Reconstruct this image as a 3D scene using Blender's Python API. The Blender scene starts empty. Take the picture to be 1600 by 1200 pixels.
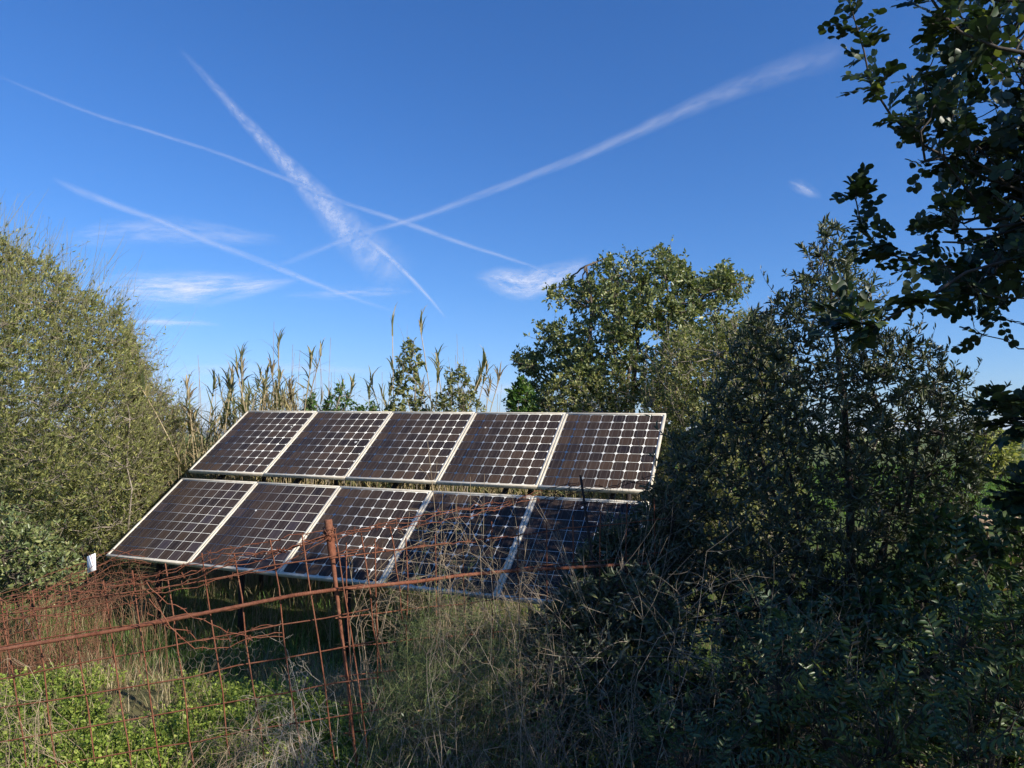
import bpy, math, random
import numpy as np
from mathutils import Vector, Matrix

# ------------------------------------------------------------------ camera, sky, sun
S = bpy.context.scene
COL = S.collection
EYE = np.array([0.0, 0.0, 1.65])
PITCH = math.radians(4.1)
FPX = 1096.0                                   # focal length in pixels of the 1600 px wide photograph
cam_d = bpy.data.cameras.new('camera'); cam = bpy.data.objects.new('camera', cam_d); COL.objects.link(cam)
cam_d.sensor_width = 36; cam_d.lens = 36 * FPX / 1600
cam_d.clip_start = .05; cam_d.clip_end = 400000
cam.location = EYE; cam.rotation_euler = (math.pi / 2 + PITCH, 0, 0)
S.camera = cam
S.view_settings.view_transform = 'Standard'; S.view_settings.look = 'None'
S.view_settings.exposure = 0.75; S.view_settings.gamma = 1

SUN_AZ, SUN_EL = math.radians(55), math.radians(30)     # azimuth right of straight behind the camera
SUN_DIR = np.array([math.sin(SUN_AZ) * math.cos(SUN_EL), -math.cos(SUN_AZ) * math.cos(SUN_EL), math.sin(SUN_EL)])
w = bpy.data.worlds.new('World'); S.world = w; w.use_nodes = True
nt = w.node_tree; nt.nodes.clear()
sky = nt.nodes.new('ShaderNodeTexSky'); sky.sky_type = 'NISHITA'; sky.sun_disc = False
sky.sun_elevation = SUN_EL; sky.sun_rotation = math.pi - SUN_AZ
sky.altitude = 0; sky.air_density = 1.0; sky.dust_density = 0.3; sky.ozone_density = 2.5
tint = nt.nodes.new('ShaderNodeMix'); tint.data_type = 'RGBA'; tint.blend_type = 'MULTIPLY'; tint.inputs[0].default_value = 1; tint.inputs[7].default_value = (.51, .78, 1.14, 1)
hs = nt.nodes.new('ShaderNodeHueSaturation'); hs.inputs['Saturation'].default_value = 1.2
bg = nt.nodes.new('ShaderNodeBackground'); bg.inputs[1].default_value = 0.096
out = nt.nodes.new('ShaderNodeOutputWorld')
nt.links.new(sky.outputs[0], hs.inputs['Color']); nt.links.new(hs.outputs[0], tint.inputs[6]); sq = nt.nodes.new('ShaderNodeVectorMath'); sq.operation = 'MULTIPLY'; nt.links.new(tint.outputs[2], sq.inputs[0]); nt.links.new(tint.outputs[2], sq.inputs[1])
sk = nt.nodes.new('ShaderNodeVectorMath'); sk.operation = 'MULTIPLY'; nt.links.new(sq.outputs[0], sk.inputs[0]); sk.inputs[1].default_value = (.012, .036, .018)
sb = nt.nodes.new('ShaderNodeVectorMath'); sb.operation = 'SUBTRACT'; nt.links.new(tint.outputs[2], sb.inputs[0]); nt.links.new(sk.outputs[0], sb.inputs[1])
nt.links.new(sb.outputs[0], bg.inputs[0]); nt.links.new(bg.outputs[0], out.inputs[0])
ld = bpy.data.lights.new('sun', 'SUN'); ld.energy = 5.0; ld.angle = math.radians(.5); ld.color = (1, .93, .82)
lo = bpy.data.objects.new('sun', ld); COL.objects.link(lo)
lo.rotation_euler = Vector(SUN_DIR).to_track_quat('Z', 'Y').to_euler()

# ------------------------------------------------------------------ helpers
rng = np.random.default_rng(7)
random.seed(3)
CP, SP = math.cos(PITCH), math.sin(PITCH)

def at(px, py, Y):
    """the world point at forward distance Y that the photograph's pixel px, py looks at (arrays welcome)"""
    dx = (np.asarray(px, float) - 800) / FPX; du = -(np.asarray(py, float) - 600) / FPX
    y = CP - SP * du; z = SP + CP * du
    s = np.asarray(Y, float) / y
    return np.stack(np.broadcast_arrays(dx * s, np.asarray(Y, float) + 0 * s, z * s + EYE[2]), -1)

def proj(P):
    d = P - EYE
    f = d[..., 1] * CP + d[..., 2] * SP; u = -d[..., 1] * SP + d[..., 2] * CP
    f = np.where(np.abs(f) < 1e-6, 1e-6, f)
    return 800 + FPX * d[..., 0] / f, 600 - FPX * u / f, f

def in_poly(x, y, poly):
    p = np.array(poly, float); r = np.zeros(x.shape, bool)
    for i in range(len(p)):
        x0, y0 = p[i - 1]; x1, y1 = p[i]
        c = ((y0 > y) != (y1 > y))
        with np.errstate(divide='ignore', invalid='ignore'):
            r ^= c & (x < (x1 - x0) * (y - y0) / (y1 - y0) + x0)
    return r

def poly_dist(x, y, poly):
    p = np.array(poly, float); d = np.full(x.shape, 1e9)
    for i in range(len(p)):
        a = p[i - 1]; b = p[i]; ab = b - a
        t = np.clip(((x - a[0]) * ab[0] + (y - a[1]) * ab[1]) / (ab @ ab + 1e-9), 0, 1)
        d = np.minimum(d, np.hypot(x - a[0] - t * ab[0], y - a[1] - t * ab[1]))
    return d

def nrm(v):
    return v / (np.linalg.norm(v, axis=-1, keepdims=True) + 1e-12)

def gz(x, y):
    """height of the ground"""
    x = np.asarray(x, float); y = np.asarray(y, float)
    q = np.clip((y - 4.5 - .12 * np.clip(x + 1, -3, 1)) / 1.1, 0, 1); e = np.clip((x - 2.2) / 3, 0, 1); z = (-.38 * q * q * (3 - 2 * q) - .01 * np.clip(y - 6, 0, 8)) * (1 - e * e * (3 - 2 * e))
    fade = np.exp(-np.hypot(x, y) / 40)
    z = z + fade * (.05 * np.sin(x * 1.7 + .6) * np.cos(y * 1.3) + .03 * np.sin(x * 4.1 + y * 2.7) + .02 * np.sin(x * 7.3 - y * 6.1))
    z = z + .07 * np.exp(-((y - 4.45 - .1 * (x + 2)) / .4) ** 2) * np.exp(-((x + 2.4) / 1.3) ** 2)      # the crest of the bank in front of the rack
    r = np.hypot(x, y)
    z = z - .012 * np.clip(r - 14, 0, 120)
    return z

def mesh_obj(name, parts, mat, parent=None, smooth=False, uv=None):
    """parts: list of (V, F) with F an (m,3|4|k) int array; linked as ONE mesh object"""
    V = []; L = []; ls = []; off = 0
    for v, f in parts:
        v = np.asarray(v, np.float32).reshape(-1, 3); f = np.asarray(f, np.int64)
        if len(f) == 0: continue
        V.append(v); L.append((f + off).ravel()); ls.append(np.full(len(f), f.shape[1])); off += len(v)
    me = bpy.data.meshes.new(name)
    V = np.concatenate(V); L = np.concatenate(L).astype(np.int32); ls = np.concatenate(ls)
    st = np.concatenate([[0], np.cumsum(ls)[:-1]]).astype(np.int32)
    me.vertices.add(len(V)); me.vertices.foreach_set('co', V.ravel())
    me.loops.add(len(L)); me.loops.foreach_set('vertex_index', L)
    me.polygons.add(len(ls)); me.polygons.foreach_set('loop_start', st)
    if smooth: me.polygons.foreach_set('use_smooth', np.ones(len(ls), bool))
    if uv is not None:
        u = me.uv_layers.new(name='UVMap'); u.data.foreach_set('uv', np.asarray(uv, np.float32)[L].ravel())
    me.update(calc_edges=True); me.validate()
    o = bpy.data.objects.new(name, me); COL.objects.link(o)
    if mat: me.materials.append(mat)
    if parent: o.parent = parent
    return o

def tag(o, label=None, cat=None, group=None, kind=None):
    if label: o['label'] = label
    if cat: o['category'] = cat
    if group: o['group'] = group
    if kind: o['kind'] = kind
    return o

def thing(name, label, cat, loc=(0, 0, 0), group=None, rz=0):
    o = bpy.data.objects.new(name, None); COL.objects.link(o); o.location = loc; o.rotation_euler = (0, 0, rz)
    o.empty_display_size = .1
    return tag(o, label, cat, group)

def part(name, parts, mat, th, smooth=False, label=None):
    """world coordinate geometry made a child of the thing th (an unrotated Empty)"""
    lc = np.array(th.location)
    o = mesh_obj(name, [(np.asarray(v) - lc, f) for v, f in parts], mat, th, smooth)
    if label: o['label'] = label
    return o

def copy_tree(o, parent=None):
    c = o.copy(); COL.objects.link(c)
    if parent: c.parent = parent
    for ch in list(o.children): copy_tree(ch, c)
    return c

def tubes(P, R, sides=4, cap=False):
    """P (n,k,3) polylines, R (n,k) radii -> one V, F"""
    P = np.asarray(P, float); 
    if P.ndim == 2: P = P[None]
    n, k, _ = P.shape
    R = np.broadcast_to(np.asarray(R, float), (n, k)) if np.ndim(R) != 1 or len(np.atleast_1d(R)) == k else np.repeat(np.asarray(R, float)[:, None], k, 1)
    T = np.empty_like(P); T[:, 1:-1] = P[:, 2:] - P[:, :-2]; T[:, 0] = P[:, 1] - P[:, 0]; T[:, -1] = P[:, -1] - P[:, -2]
    T = nrm(T)
    m = nrm(P[:, -1] - P[:, 0]); ref = np.where(np.abs(m[:, 2:3]) < .8, [[0, 0, 1.0]], [[1.0, 0.1, 0]])[:, None, :]
    A = nrm(np.cross(T, ref)); B = np.cross(T, A)
    a = np.arange(sides) * 2 * math.pi / sides
    V = P[:, :, None, :] + R[:, :, None, None] * (np.cos(a)[None, None, :, None] * A[:, :, None, :] + np.sin(a)[None, None, :, None] * B[:, :, None, :])
    idx = np.arange(n * k * sides).reshape(n, k, sides)
    q = np.stack([idx[:, :-1], np.roll(idx, -1, 2)[:, :-1], np.roll(idx, -1, 2)[:, 1:], idx[:, 1:]], -1).reshape(-1, 4)
    return V.reshape(-1, 3), q

def rod(path, r, sides=8):
    """one tube with closed ends"""
    P = np.asarray(path, float)[None]
    V, F = tubes(P, np.asarray(r, float)[None] if np.ndim(r) else r, sides)
    k = P.shape[1]
    out = [(V, F)]
    out.append((V[:sides], np.arange(sides)[::-1][None])); out.append((V[-sides:], np.arange(sides)[None]))
    return out

def box(c, ax, ay, az):
    """box from a centre and three half-axis vectors"""
    c, ax, ay, az = [np.asarray(q, float) for q in (c, ax, ay, az)]
    V = np.array([c + i * ax + j * ay + k * az for k in (-1, 1) for j in (-1, 1) for i in (-1, 1)])
    F = np.array([[0, 2, 3, 1], [4, 5, 7, 6], [0, 1, 5, 4], [2, 6, 7, 3], [0, 4, 6, 2], [1, 3, 7, 5]])
    return V, F

LEAF = {
    'rhomb': (np.array([[0, 0, 0], [.5, .5, .08], [1, 0, 0], [.5, -.5, .08]]), np.array([[0, 3, 2, 1]])),
    'lance': (np.array([[0, 0, 0], [.3, .5, .12], [.68, .42, .10], [1, 0, -.06], [.68, -.42, .10], [.3, -.5, .12]]), np.array([[0, 3, 2, 1], [0, 5, 4, 3]])),
    'oval': (np.array([[0, 0, 0], [.16, .36, .06], [.5, .5, .1], [.86, .38, .05], [1, 0, -.08], [.86, -.38, .05], [.5, -.5, .1], [.16, -.36, .06], [.5, 0, 0]]),
             np.array([[0, 8, 2, 1], [8, 4, 3, 2], [0, 7, 6, 8], [8, 6, 5, 4]])),
    'blade': (np.array([[0, .5, 0], [.4, .42, .05], [.75, .26, -.04], [1, 0, -.22], [.75, -.26, -.04], [.4, -.42, .05], [0, -.5, 0]]), np.array([[0, 6, 5, 1], [1, 5, 4, 2], [2, 4, 3, 3]])),
}
LEAF['blade'] = (LEAF['blade'][0], np.array([[0, 1, 5, 6], [1, 2, 4, 5]]), np.array([[2, 3, 4]]))

def leaves(pos, d, up, Ln, Wd, shape):
    """leaf faces at pos growing along d, facing up"""
    t = LEAF[shape]; T = t[0]; n = len(pos); k = len(T)
    d = nrm(d); s = nrm(np.cross(up, d)); u = np.cross(d, s)
    Ln = np.broadcast_to(Ln, n)[:, None, None]; Wd = np.broadcast_to(Wd, n)[:, None, None]
    V = pos[:, None, :] + d[:, None, :] * T[None, :, 0:1] * Ln + s[:, None, :] * T[None, :, 1:2] * Wd + u[:, None, :] * T[None, :, 2:3] * Ln
    V = V.reshape(-1, 3); o = (np.arange(n) * k)[:, None, None]
    res = [(V, (t[1][None] + o).reshape(-1, t[1].shape[1]))]
    if len(t) > 2:                                # second set of faces on the same vertices: give them as ngons of degenerate-free triangles
        F3 = (t[2][None] + o).reshape(-1, 3)
        res = [('multi', V, res[0][1], F3)]
    return res

def flat(parts):
    out = []
    for p in parts:
        if len(p) == 4:
            _, V, F4, F3 = p
            out.append((V, F4)); 
            # triangles re-use their own copies of three vertices
            out.append((V[F3.ravel()], np.arange(F3.size).reshape(-1, 3)))
        else: out.append(p)
    return out

def rand_dir(n):
    return nrm(rng.normal(size=(n, 3)))

def bez(p0, p1, p2, k):
    t = np.linspace(0, 1, k)[None, :, None]
    return (1 - t) ** 2 * p0[:, None] + 2 * t * (1 - t) * p1[:, None] + t ** 2 * p2[:, None]

def grow(bases, targets, rounds, up=.35, jit=.12, k=6, hpen=.6):
    """join targets to a skeleton in rounds, each from the nearest node already there -> polylines per round"""
    bases = np.asarray(bases, float).reshape(-1, 3)
    nodes = bases.copy(); outp = []; i = 0
    for r, m in enumerate(rounds):
        tg = targets[i:i + m]; i += m
        if len(tg) == 0: break
        src = np.empty_like(tg)
        if r == 0:
            src[:] = bases[np.argmin(((tg[:, None] - bases[None]) ** 2).sum(-1) + rng.random((len(tg), len(bases))) * .5, 1)]
        else:
            for c in range(0, len(tg), 400):
                q = tg[c:c + 400]
                dd = np.sqrt(np.maximum(((q ** 2).sum(1)[:, None] + (nodes ** 2).sum(1)[None] - 2 * q @ nodes.T), 0))
                dd = dd + hpen * np.maximum(nodes[None, :, 2] - q[:, None, 2], 0)
                dd[dd < .03] += 1
                src[c:c + 400] = nodes[np.argmin(dd, 1)]
        L = np.linalg.norm(tg - src, axis=1, keepdims=True)
        mid = (src + tg) / 2 + L * (np.array([0, 0, up if r == 0 else -up * .5]) + jit * rng.normal(size=tg.shape))
        P = bez(src, mid, tg, k)
        P[:, 1:-1] += (L * jit * .25)[:, None] * rng.normal(size=P[:, 1:-1].shape)
        outp.append(P); nodes = np.concatenate([nodes, P[:, 1:].reshape(-1, 3)])
    return outp

def poly_targets(poly, n, Y, D, edge=.5, clusters=0, cr=.2):
    """points in a lens-shaped body whose outline, seen from the path, is poly; Y its distance, D half its depth"""
    p = np.array(poly, float); lo_, hi_ = p.min(0), p.max(0)
    def samp(m):
        X = np.empty((0, 2))
        while len(X) < m:
            q = lo_ + (hi_ - lo_) * rng.random((m * 2, 2)); X = np.concatenate([X, q[in_poly(q[:, 0], q[:, 1], poly)]])
        X = X[:m]
        d = poly_dist(X[:, 0], X[:, 1], poly); dm = max(60, np.percentile(d, 95))
        th = D * np.sqrt(np.clip(d / dm, .02, 1))
        z = rng.random(m); z = np.sign(z - .5) * np.abs(2 * z - 1) ** edge
        return at(X[:, 0], X[:, 1], Y + th * z)
    if clusters:
        c = samp(clusters); return c[rng.integers(0, clusters, n)] + rng.normal(size=(n, 3)) * cr * rng.random((n, 1)) ** .5
    return samp(n)

def twig_leaves(P, per, t0=.15, ang=.9, upb=.5, bias=(0, 0, 0)):
    """positions, directions and facings of leaves along the polylines P"""
    n, k, _ = P.shape
    t = t0 + (1 - t0) * rng.random((n, per)); t[:, 0] = 1
    f = t * (k - 1); i = np.minimum(f.astype(int), k - 2); fr = (f - i)[..., None]
    I = np.arange(n)[:, None]
    pos = P[I, i] * (1 - fr) + P[I, i + 1] * fr; tan = nrm(P[I, i + 1] - P[I, i])
    pos = pos.reshape(-1, 3); tan = tan.reshape(-1, 3)
    d = nrm(tan * .8 + ang * rand_dir(len(pos)) + np.array(bias))
    u = nrm(rand_dir(len(pos)) + np.array([0, -.25, upb]))
    return pos, d, u

# ------------------------------------------------------------------ materials
def new_mat(name):
    m = bpy.data.materials.new(name); m.use_nodes = True
    nt = m.node_tree; b = nt.nodes['Principled BSDF']
    return m, nt, b

def ramp(nt, stops, fac):
    r = nt.nodes.new('ShaderNodeValToRGB'); e = r.color_ramp.elements
    e[0].position = stops[0][0]; e[0].color = (*stops[0][1], 1); e[1].position = stops[-1][0]; e[1].color = (*stops[-1][1], 1)
    for p, c in stops[1:-1]:
        q = e.new(p); q.color = (*c, 1)
    nt.links.new(fac, r.inputs[0]); return r.outputs[0]

def noise(nt, scale, detail=4, rough=.6, coord='Object', vec=None):
    n = nt.nodes.new('ShaderNodeTexNoise'); n.inputs['Scale'].default_value = scale; n.inputs['Detail'].default_value = detail; n.inputs['Roughness'].default_value = rough
    if vec is None:
        tc = nt.nodes.new('ShaderNodeTexCoord'); vec = tc.outputs[coord]
    nt.links.new(vec, n.inputs['Vector']); return n.outputs['Fac']

def noisy(name, stops, scale, rough=.85, bump=0, detail=6, spec=.3, coord='Object'):
    m, nt, b = new_mat(name)
    f = noise(nt, scale, detail, .65, coord)
    nt.links.new(ramp(nt, stops, f), b.inputs['Base Color']); b.inputs['Roughness'].default_value = rough
    b.inputs['Specular IOR Level'].default_value = spec
    if bump:
        bp = nt.nodes.new('ShaderNodeBump'); bp.inputs['Strength'].default_value = bump; bp.inputs['Distance'].default_value = .01
        nt.links.new(noise(nt, scale * 3, 5, .7, coord), bp.inputs['Height']); nt.links.new(bp.outputs[0], b.inputs['Normal'])
    return m

def leaf_mat(name, stops, rough=.5, transl=.28, spec=.35, back=None, tcol=(1.5, 1.6, .7)):
    m, nt, b = new_mat(name)
    g = nt.nodes.new('ShaderNodeNewGeometry')
    c = ramp(nt, stops, g.outputs['Random Per Island'])
    if back:
        mx = nt.nodes.new('ShaderNodeMix'); mx.data_type = 'RGBA'
        nt.links.new(g.outputs['Backfacing'], mx.inputs[0]); nt.links.new(c, mx.inputs[6]); mx.inputs[7].default_value = (*back, 1); cb = mx.outputs[2]
    else: cb = c
    nt.links.new(cb, b.inputs['Base Color']); b.inputs['Roughness'].default_value = rough; b.inputs['Specular IOR Level'].default_value = spec
    tr = nt.nodes.new('ShaderNodeBsdfTranslucent')
    mu = nt.nodes.new('ShaderNodeMix'); mu.data_type = 'RGBA'; mu.blend_type = 'MULTIPLY'; mu.inputs[0].default_value = 1
    nt.links.new(c, mu.inputs[6]); mu.inputs[7].default_value = (*tcol, 1); nt.links.new(mu.outputs[2], tr.inputs[0])
    ms = nt.nodes.new('ShaderNodeMixShader'); ms.inputs[0].default_value = transl
    nt.links.new(b.outputs[0], ms.inputs[1]); nt.links.new(tr.outputs[0], ms.inputs[2])
    nt.links.new(ms.outputs[0], nt.nodes['Material Output'].inputs[0])
    return m

M = {}
def rust_mat():
    m, nt, b = new_mat('rusty iron')
    mx = nt.nodes.new('ShaderNodeMix'); mx.data_type = 'RGBA'
    nt.links.new(ramp(nt, [(.42, (0, 0, 0)), (.6, (1, 1, 1))], noise(nt, 7, 6, .7)), mx.inputs[0])
    nt.links.new(ramp(nt, [(.25, (.06, .022, .013)), (.5, (.15, .052, .028)), (.75, (.25, .095, .05))], noise(nt, 45, 6, .7)), mx.inputs[6])
    nt.links.new(ramp(nt, [(.25, (.09, .036, .021)), (.5, (.185, .075, .043)), (.75, (.28, .13, .08))], noise(nt, 60, 6, .7)), mx.inputs[7])
    nt.links.new(mx.outputs[2], b.inputs['Base Color']); b.inputs['Roughness'].default_value = .9; b.inputs['Specular IOR Level'].default_value = .25
    bp = nt.nodes.new('ShaderNodeBump'); bp.inputs['Strength'].default_value = .6; bp.inputs['Distance'].default_value = .003
    nt.links.new(noise(nt, 180, 4, .7), bp.inputs['Height']); nt.links.new(bp.outputs[0], b.inputs['Normal'])
    return m
M['rust'] = rust_mat()
M['dark_iron'] = noisy('weathered dark iron', [(.3, (.012, .010, .009)), (.7, (.05, .035, .028))], 20, .8)  # on the barbed strands by the panel corner this stands in for shade
M['galv'] = noisy('galvanised wire', [(.3, (.12, .10, .085)), (.7, (.26, .23, .20))], 40, .6)
M['bark'] = noisy('grey brown bark', [(.3, (.05, .037, .028)), (.7, (.17, .135, .105))], 14, .95, .6)
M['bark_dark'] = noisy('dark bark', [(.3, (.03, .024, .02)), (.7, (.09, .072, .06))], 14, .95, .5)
M['twig_grey'] = noisy('pale grey twigs', [(.3, (.13, .105, .08)), (.7, (.33, .28, .22))], 6, .95)
M['twig_straw'] = noisy('ochre twigs', [(.3, (.16, .15, .065)), (.7, (.34, .32, .16))], 5, .95)
M['twig_dry'] = noisy('dry straw twigs', [(.3, (.16, .115, .07)), (.7, (.42, .33, .22))], 5, .95)
M['asparagus_stem'] = noisy('green stems', [(.3, (.07, .085, .03)), (.7, (.16, .16, .08))], 5, .9)
M['twig_rust'] = noisy('red brown dead creeper', [(.3, (.10, .045, .025)), (.7, (.27, .14, .08))], 5, .95)
M['twig_white'] = noisy('bleached lichen twigs', [(.3, (.2, .17, .13)), (.7, (.5, .45, .37))], 9, .95)
M['straw'] = noisy('dry cane', [(.3, (.22, .16, .085)), (.7, (.5, .41, .25))], 3, .8)
M['bush'] = leaf_mat('small olive leaves', [(0, (.085, .108, .032)), (.4, (.19, .215, .062)), (.75, (.30, .31, .11)), (1, (.46, .42, .15))], .6, .3, .25)
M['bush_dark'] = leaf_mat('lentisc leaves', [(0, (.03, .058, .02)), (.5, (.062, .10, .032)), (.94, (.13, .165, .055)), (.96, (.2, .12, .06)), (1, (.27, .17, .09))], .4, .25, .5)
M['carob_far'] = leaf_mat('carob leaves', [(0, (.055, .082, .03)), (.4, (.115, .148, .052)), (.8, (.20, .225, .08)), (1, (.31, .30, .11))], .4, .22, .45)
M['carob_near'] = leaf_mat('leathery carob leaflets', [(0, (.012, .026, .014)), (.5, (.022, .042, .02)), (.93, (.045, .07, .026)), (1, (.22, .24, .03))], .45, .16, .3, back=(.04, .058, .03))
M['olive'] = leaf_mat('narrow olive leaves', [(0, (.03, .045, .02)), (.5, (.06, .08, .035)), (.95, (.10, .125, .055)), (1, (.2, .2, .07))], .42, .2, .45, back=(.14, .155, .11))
M['yellow_shrub'] = leaf_mat('yellow green leaves', [(0, (.07, .095, .03)), (.5, (.16, .18, .06)), (1, (.31, .29, .10))], .5, .3)
M['bright_shrub'] = leaf_mat('fresh green leaves', [(0, (.035, .085, .018)), (.5, (.07, .14, .03)), (1, (.14, .2, .05))], .45, .3)
M['asparagus'] = leaf_mat('fine green needles', [(0, (.05, .085, .028)), (.6, (.11, .16, .05)), (1, (.21, .24, .09))], .6, .2)
M['reed_leaf'] = leaf_mat('reed leaves', [(0, (.07, .09, .035)), (.4, (.14, .15, .06)), (.7, (.26, .22, .1)), (1, (.42, .34, .18))], .6, .3)
M['cover'] = leaf_mat('nettle green leaves', [(0, (.08, .13, .018)), (.5, (.23, .31, .045)), (1, (.40, .44, .10))], .5, .38)
M['grass_dry'] = leaf_mat('dry grass', [(0, (.15, .11, .055)), (.6, (.32, .25, .13)), (1, (.5, .42, .26))], .8, .3, .2, tcol=(1, 1, .9))
M['grass_green'] = leaf_mat('green grass', [(0, (.05, .1, .018)), (.6, (.1, .19, .03)), (1, (.2, .27, .07))], .6, .3)
M['stone'] = noisy('pale limestone', [(.3, (.16, .11, .07)), (.7, (.38, .28, .18))], 9, .95, .5)
M['stone_grey'] = noisy('grey stone', [(.3, (.08, .078, .075)), (.7, (.2, .19, .18))], 9, .95, .5)

# ------------------------------------------------------------------ ground, hills
def ground():
    rr = np.concatenate([np.linspace(0, 16, 110), np.geomspace(16.3, 9000, 60)]); na = 240
    aa = np.linspace(0, 2 * math.pi, na, endpoint=False)
    X = rr[:, None] * np.cos(aa); Y = rr[:, None] * np.sin(aa)
    Z = gz(X, Y)
    V = np.stack([X, Y, Z], -1).reshape(-1, 3); idx = np.arange(len(rr) * na).reshape(len(rr), na)
    F = np.stack([idx[:-1], idx[1:], np.roll(idx, -1, 1)[1:], np.roll(idx, -1, 1)[:-1]], -1).reshape(-1, 4)
    m, nt, b = new_mat('soil and short grass')
    n1 = noise(nt, .35, 6, .6); n2 = noise(nt, 9, 8, .7)
    soil = ramp(nt, [(.3, (.07, .05, .032)), (.55, (.16, .115, .075)), (.75, (.27, .2, .13))], n2)
    grass = ramp(nt, [(.3, (.03, .05, .012)), (.7, (.10, .14, .03))], n2)
    far = ramp(nt, [(.35, (.10, .12, .045)), (.5, (.07, .10, .03)), (.65, (.16, .15, .075))], noise(nt, .03, 5, .6))
    mx = nt.nodes.new('ShaderNodeMix'); mx.data_type = 'RGBA'
    nt.links.new(ramp(nt, [(.36, (0, 0, 0)), (.52, (1, 1, 1))], n1), mx.inputs[0]); nt.links.new(soil, mx.inputs[6]); nt.links.new(grass, mx.inputs[7])
    ge = nt.nodes.new('ShaderNodeNewGeometry'); ln = nt.nodes.new('ShaderNodeVectorMath'); ln.operation = 'LENGTH'; nt.links.new(ge.outputs['Position'], ln.inputs[0])
    mr = nt.nodes.new('ShaderNodeMapRange'); mr.inputs[1].default_value = 13; mr.inputs[2].default_value = 22; nt.links.new(ln.outputs['Value'], mr.inputs[0])
    m2 = nt.nodes.new('ShaderNodeMix'); m2.data_type = 'RGBA'
    nt.links.new(mr.outputs[0], m2.inputs[0]); nt.links.new(mx.outputs[2], m2.inputs[6]); nt.links.new(far, m2.inputs[7])
    nt.links.new(m2.outputs[2], b.inputs['Base Color']); b.inputs['Roughness'].default_value = 1; b.inputs['Specular IOR Level'].default_value = .1
    bp = nt.nodes.new('ShaderNodeBump'); bp.inputs['Distance'].default_value = .03; bp.inputs['Strength'].default_value = .7
    nt.links.new(n2, bp.inputs['Height']); nt.links.new(bp.outputs[0], b.inputs['Normal'])
    tag(mesh_obj('ground', [(V, F)], m, smooth=True), 'rough ground of soil and short grass', kind='structure')
    # far hills
    a = np.linspace(-.2, math.pi + .2, 300)
    parts = []
    for R0, h0, sd in ((2600, 34, 1.0), (4200, 62, 2.3)):
        h = h0 * (.55 + .25 * np.sin(a * 9 + sd) + .2 * np.sin(a * 23 + 2 * sd) + .07 * np.sin(a * 61 + sd))
        h = np.maximum(h, 4)
        rows = []
        for rf, hf in ((0, 0), (.08, .6), (.16, 1), (.3, .8), (.5, 0)):
            r = R0 * (1 + rf); rows.append(np.stack([r * np.cos(a), r * np.sin(a), h * hf - 4], -1))
        Vh = np.stack(rows); ii = np.arange(Vh.shape[0] * 300).reshape(-1, 300)
        parts.append((Vh.reshape(-1, 3), np.stack([ii[:-1, :-1], ii[:-1, 1:], ii[1:, 1:], ii[1:, :-1]], -1).reshape(-1, 4)))
    hm = noisy('scrub covered hills', [(.35, (.045, .06, .03)), (.65, (.12, .115, .07))], .006, 1, 0, 8, .1)
    tag(mesh_obj('hills', parts, hm, smooth=True), 'low far hills', kind='structure')
ground()

# ------------------------------------------------------------------ sky trails and wisps: real layers 8 km up
ALT = 8000.0
def cloud_mat(name, gain, sx, sy, seed, lo_=.35, hi_=.75, edge=1.5):
    m, nt, b = new_mat(name); nt.nodes.remove(b)
    uv = nt.nodes.new('ShaderNodeUVMap'); uv.uv_map = 'UVMap'; mp = nt.nodes.new('ShaderNodeMapping'); mp.inputs['Scale'].default_value = (sx, sy, 1); mp.inputs['Location'].default_value = (seed, seed * 2.3, 0)
    nt.links.new(uv.outputs[0], mp.inputs[0])
    f = noise(nt, 1, 8, .68, vec=mp.outputs[0])
    mr = nt.nodes.new('ShaderNodeMapRange'); mr.interpolation_type = 'SMOOTHSTEP'; mr.inputs[1].default_value = lo_; mr.inputs[2].default_value = hi_; nt.links.new(f, mr.inputs[0])
    sp = nt.nodes.new('ShaderNodeSeparateXYZ'); nt.links.new(uv.outputs[0], sp.inputs[0])
    def mth(op, a, bb=None):
        q = nt.nodes.new('ShaderNodeMath'); q.operation = op
        for i, s in enumerate((a, bb)):
            if s is None: continue
            if isinstance(s, (int, float)): q.inputs[i].default_value = s
            else: nt.links.new(s, q.inputs[i])
        q.use_clamp = False; return q.outputs[0]
    av = mth('MAXIMUM', mth('SUBTRACT', 1.0, mth('POWER', mth('ABSOLUTE', sp.outputs[1]), edge)), 0.0)
    av = mth('POWER', av, 1.6)
    al = nt.nodes.new('ShaderNodeAttribute'); al.attribute_name = 'thickness'
    a = mth('MULTIPLY', mth('MULTIPLY', av, mr.outputs[0]), mth('MULTIPLY', al.outputs[0], gain))
    a = mth('MINIMUM', a, 1.0)
    tr = nt.nodes.new('ShaderNodeBsdfTransparent'); tl = nt.nodes.new('ShaderNodeBsdfTranslucent'); tl.inputs[0].default_value = (.95, .95, .95, 1)
    df = nt.nodes.new('ShaderNodeBsdfDiffuse'); df.inputs[0].default_value = (.95, .95, .95, 1)
    ad = nt.nodes.new('ShaderNodeMixShader'); ad.inputs[0].default_value = .35
    nt.links.new(tl.outputs[0], ad.inputs[1]); nt.links.new(df.outputs[0], ad.inputs[2])
    ms = nt.nodes.new('ShaderNodeMixShader'); nt.links.new(a, ms.inputs[0]); nt.links.new(tr.outputs[0], ms.inputs[1]); nt.links.new(ad.outputs[0], ms.inputs[2])
    nt.links.new(ms.outputs[0], nt.nodes['Material Output'].inputs[0])
    return m

def sky_pt(px, py):
    dx = (px - 800) / FPX; du = -(py - 600) / FPX
    d = np.stack([dx, CP - SP * du, SP + CP * du], -1)
    return EYE + d * ((ALT - EYE[2]) / d[..., 2])[..., None]

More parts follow.
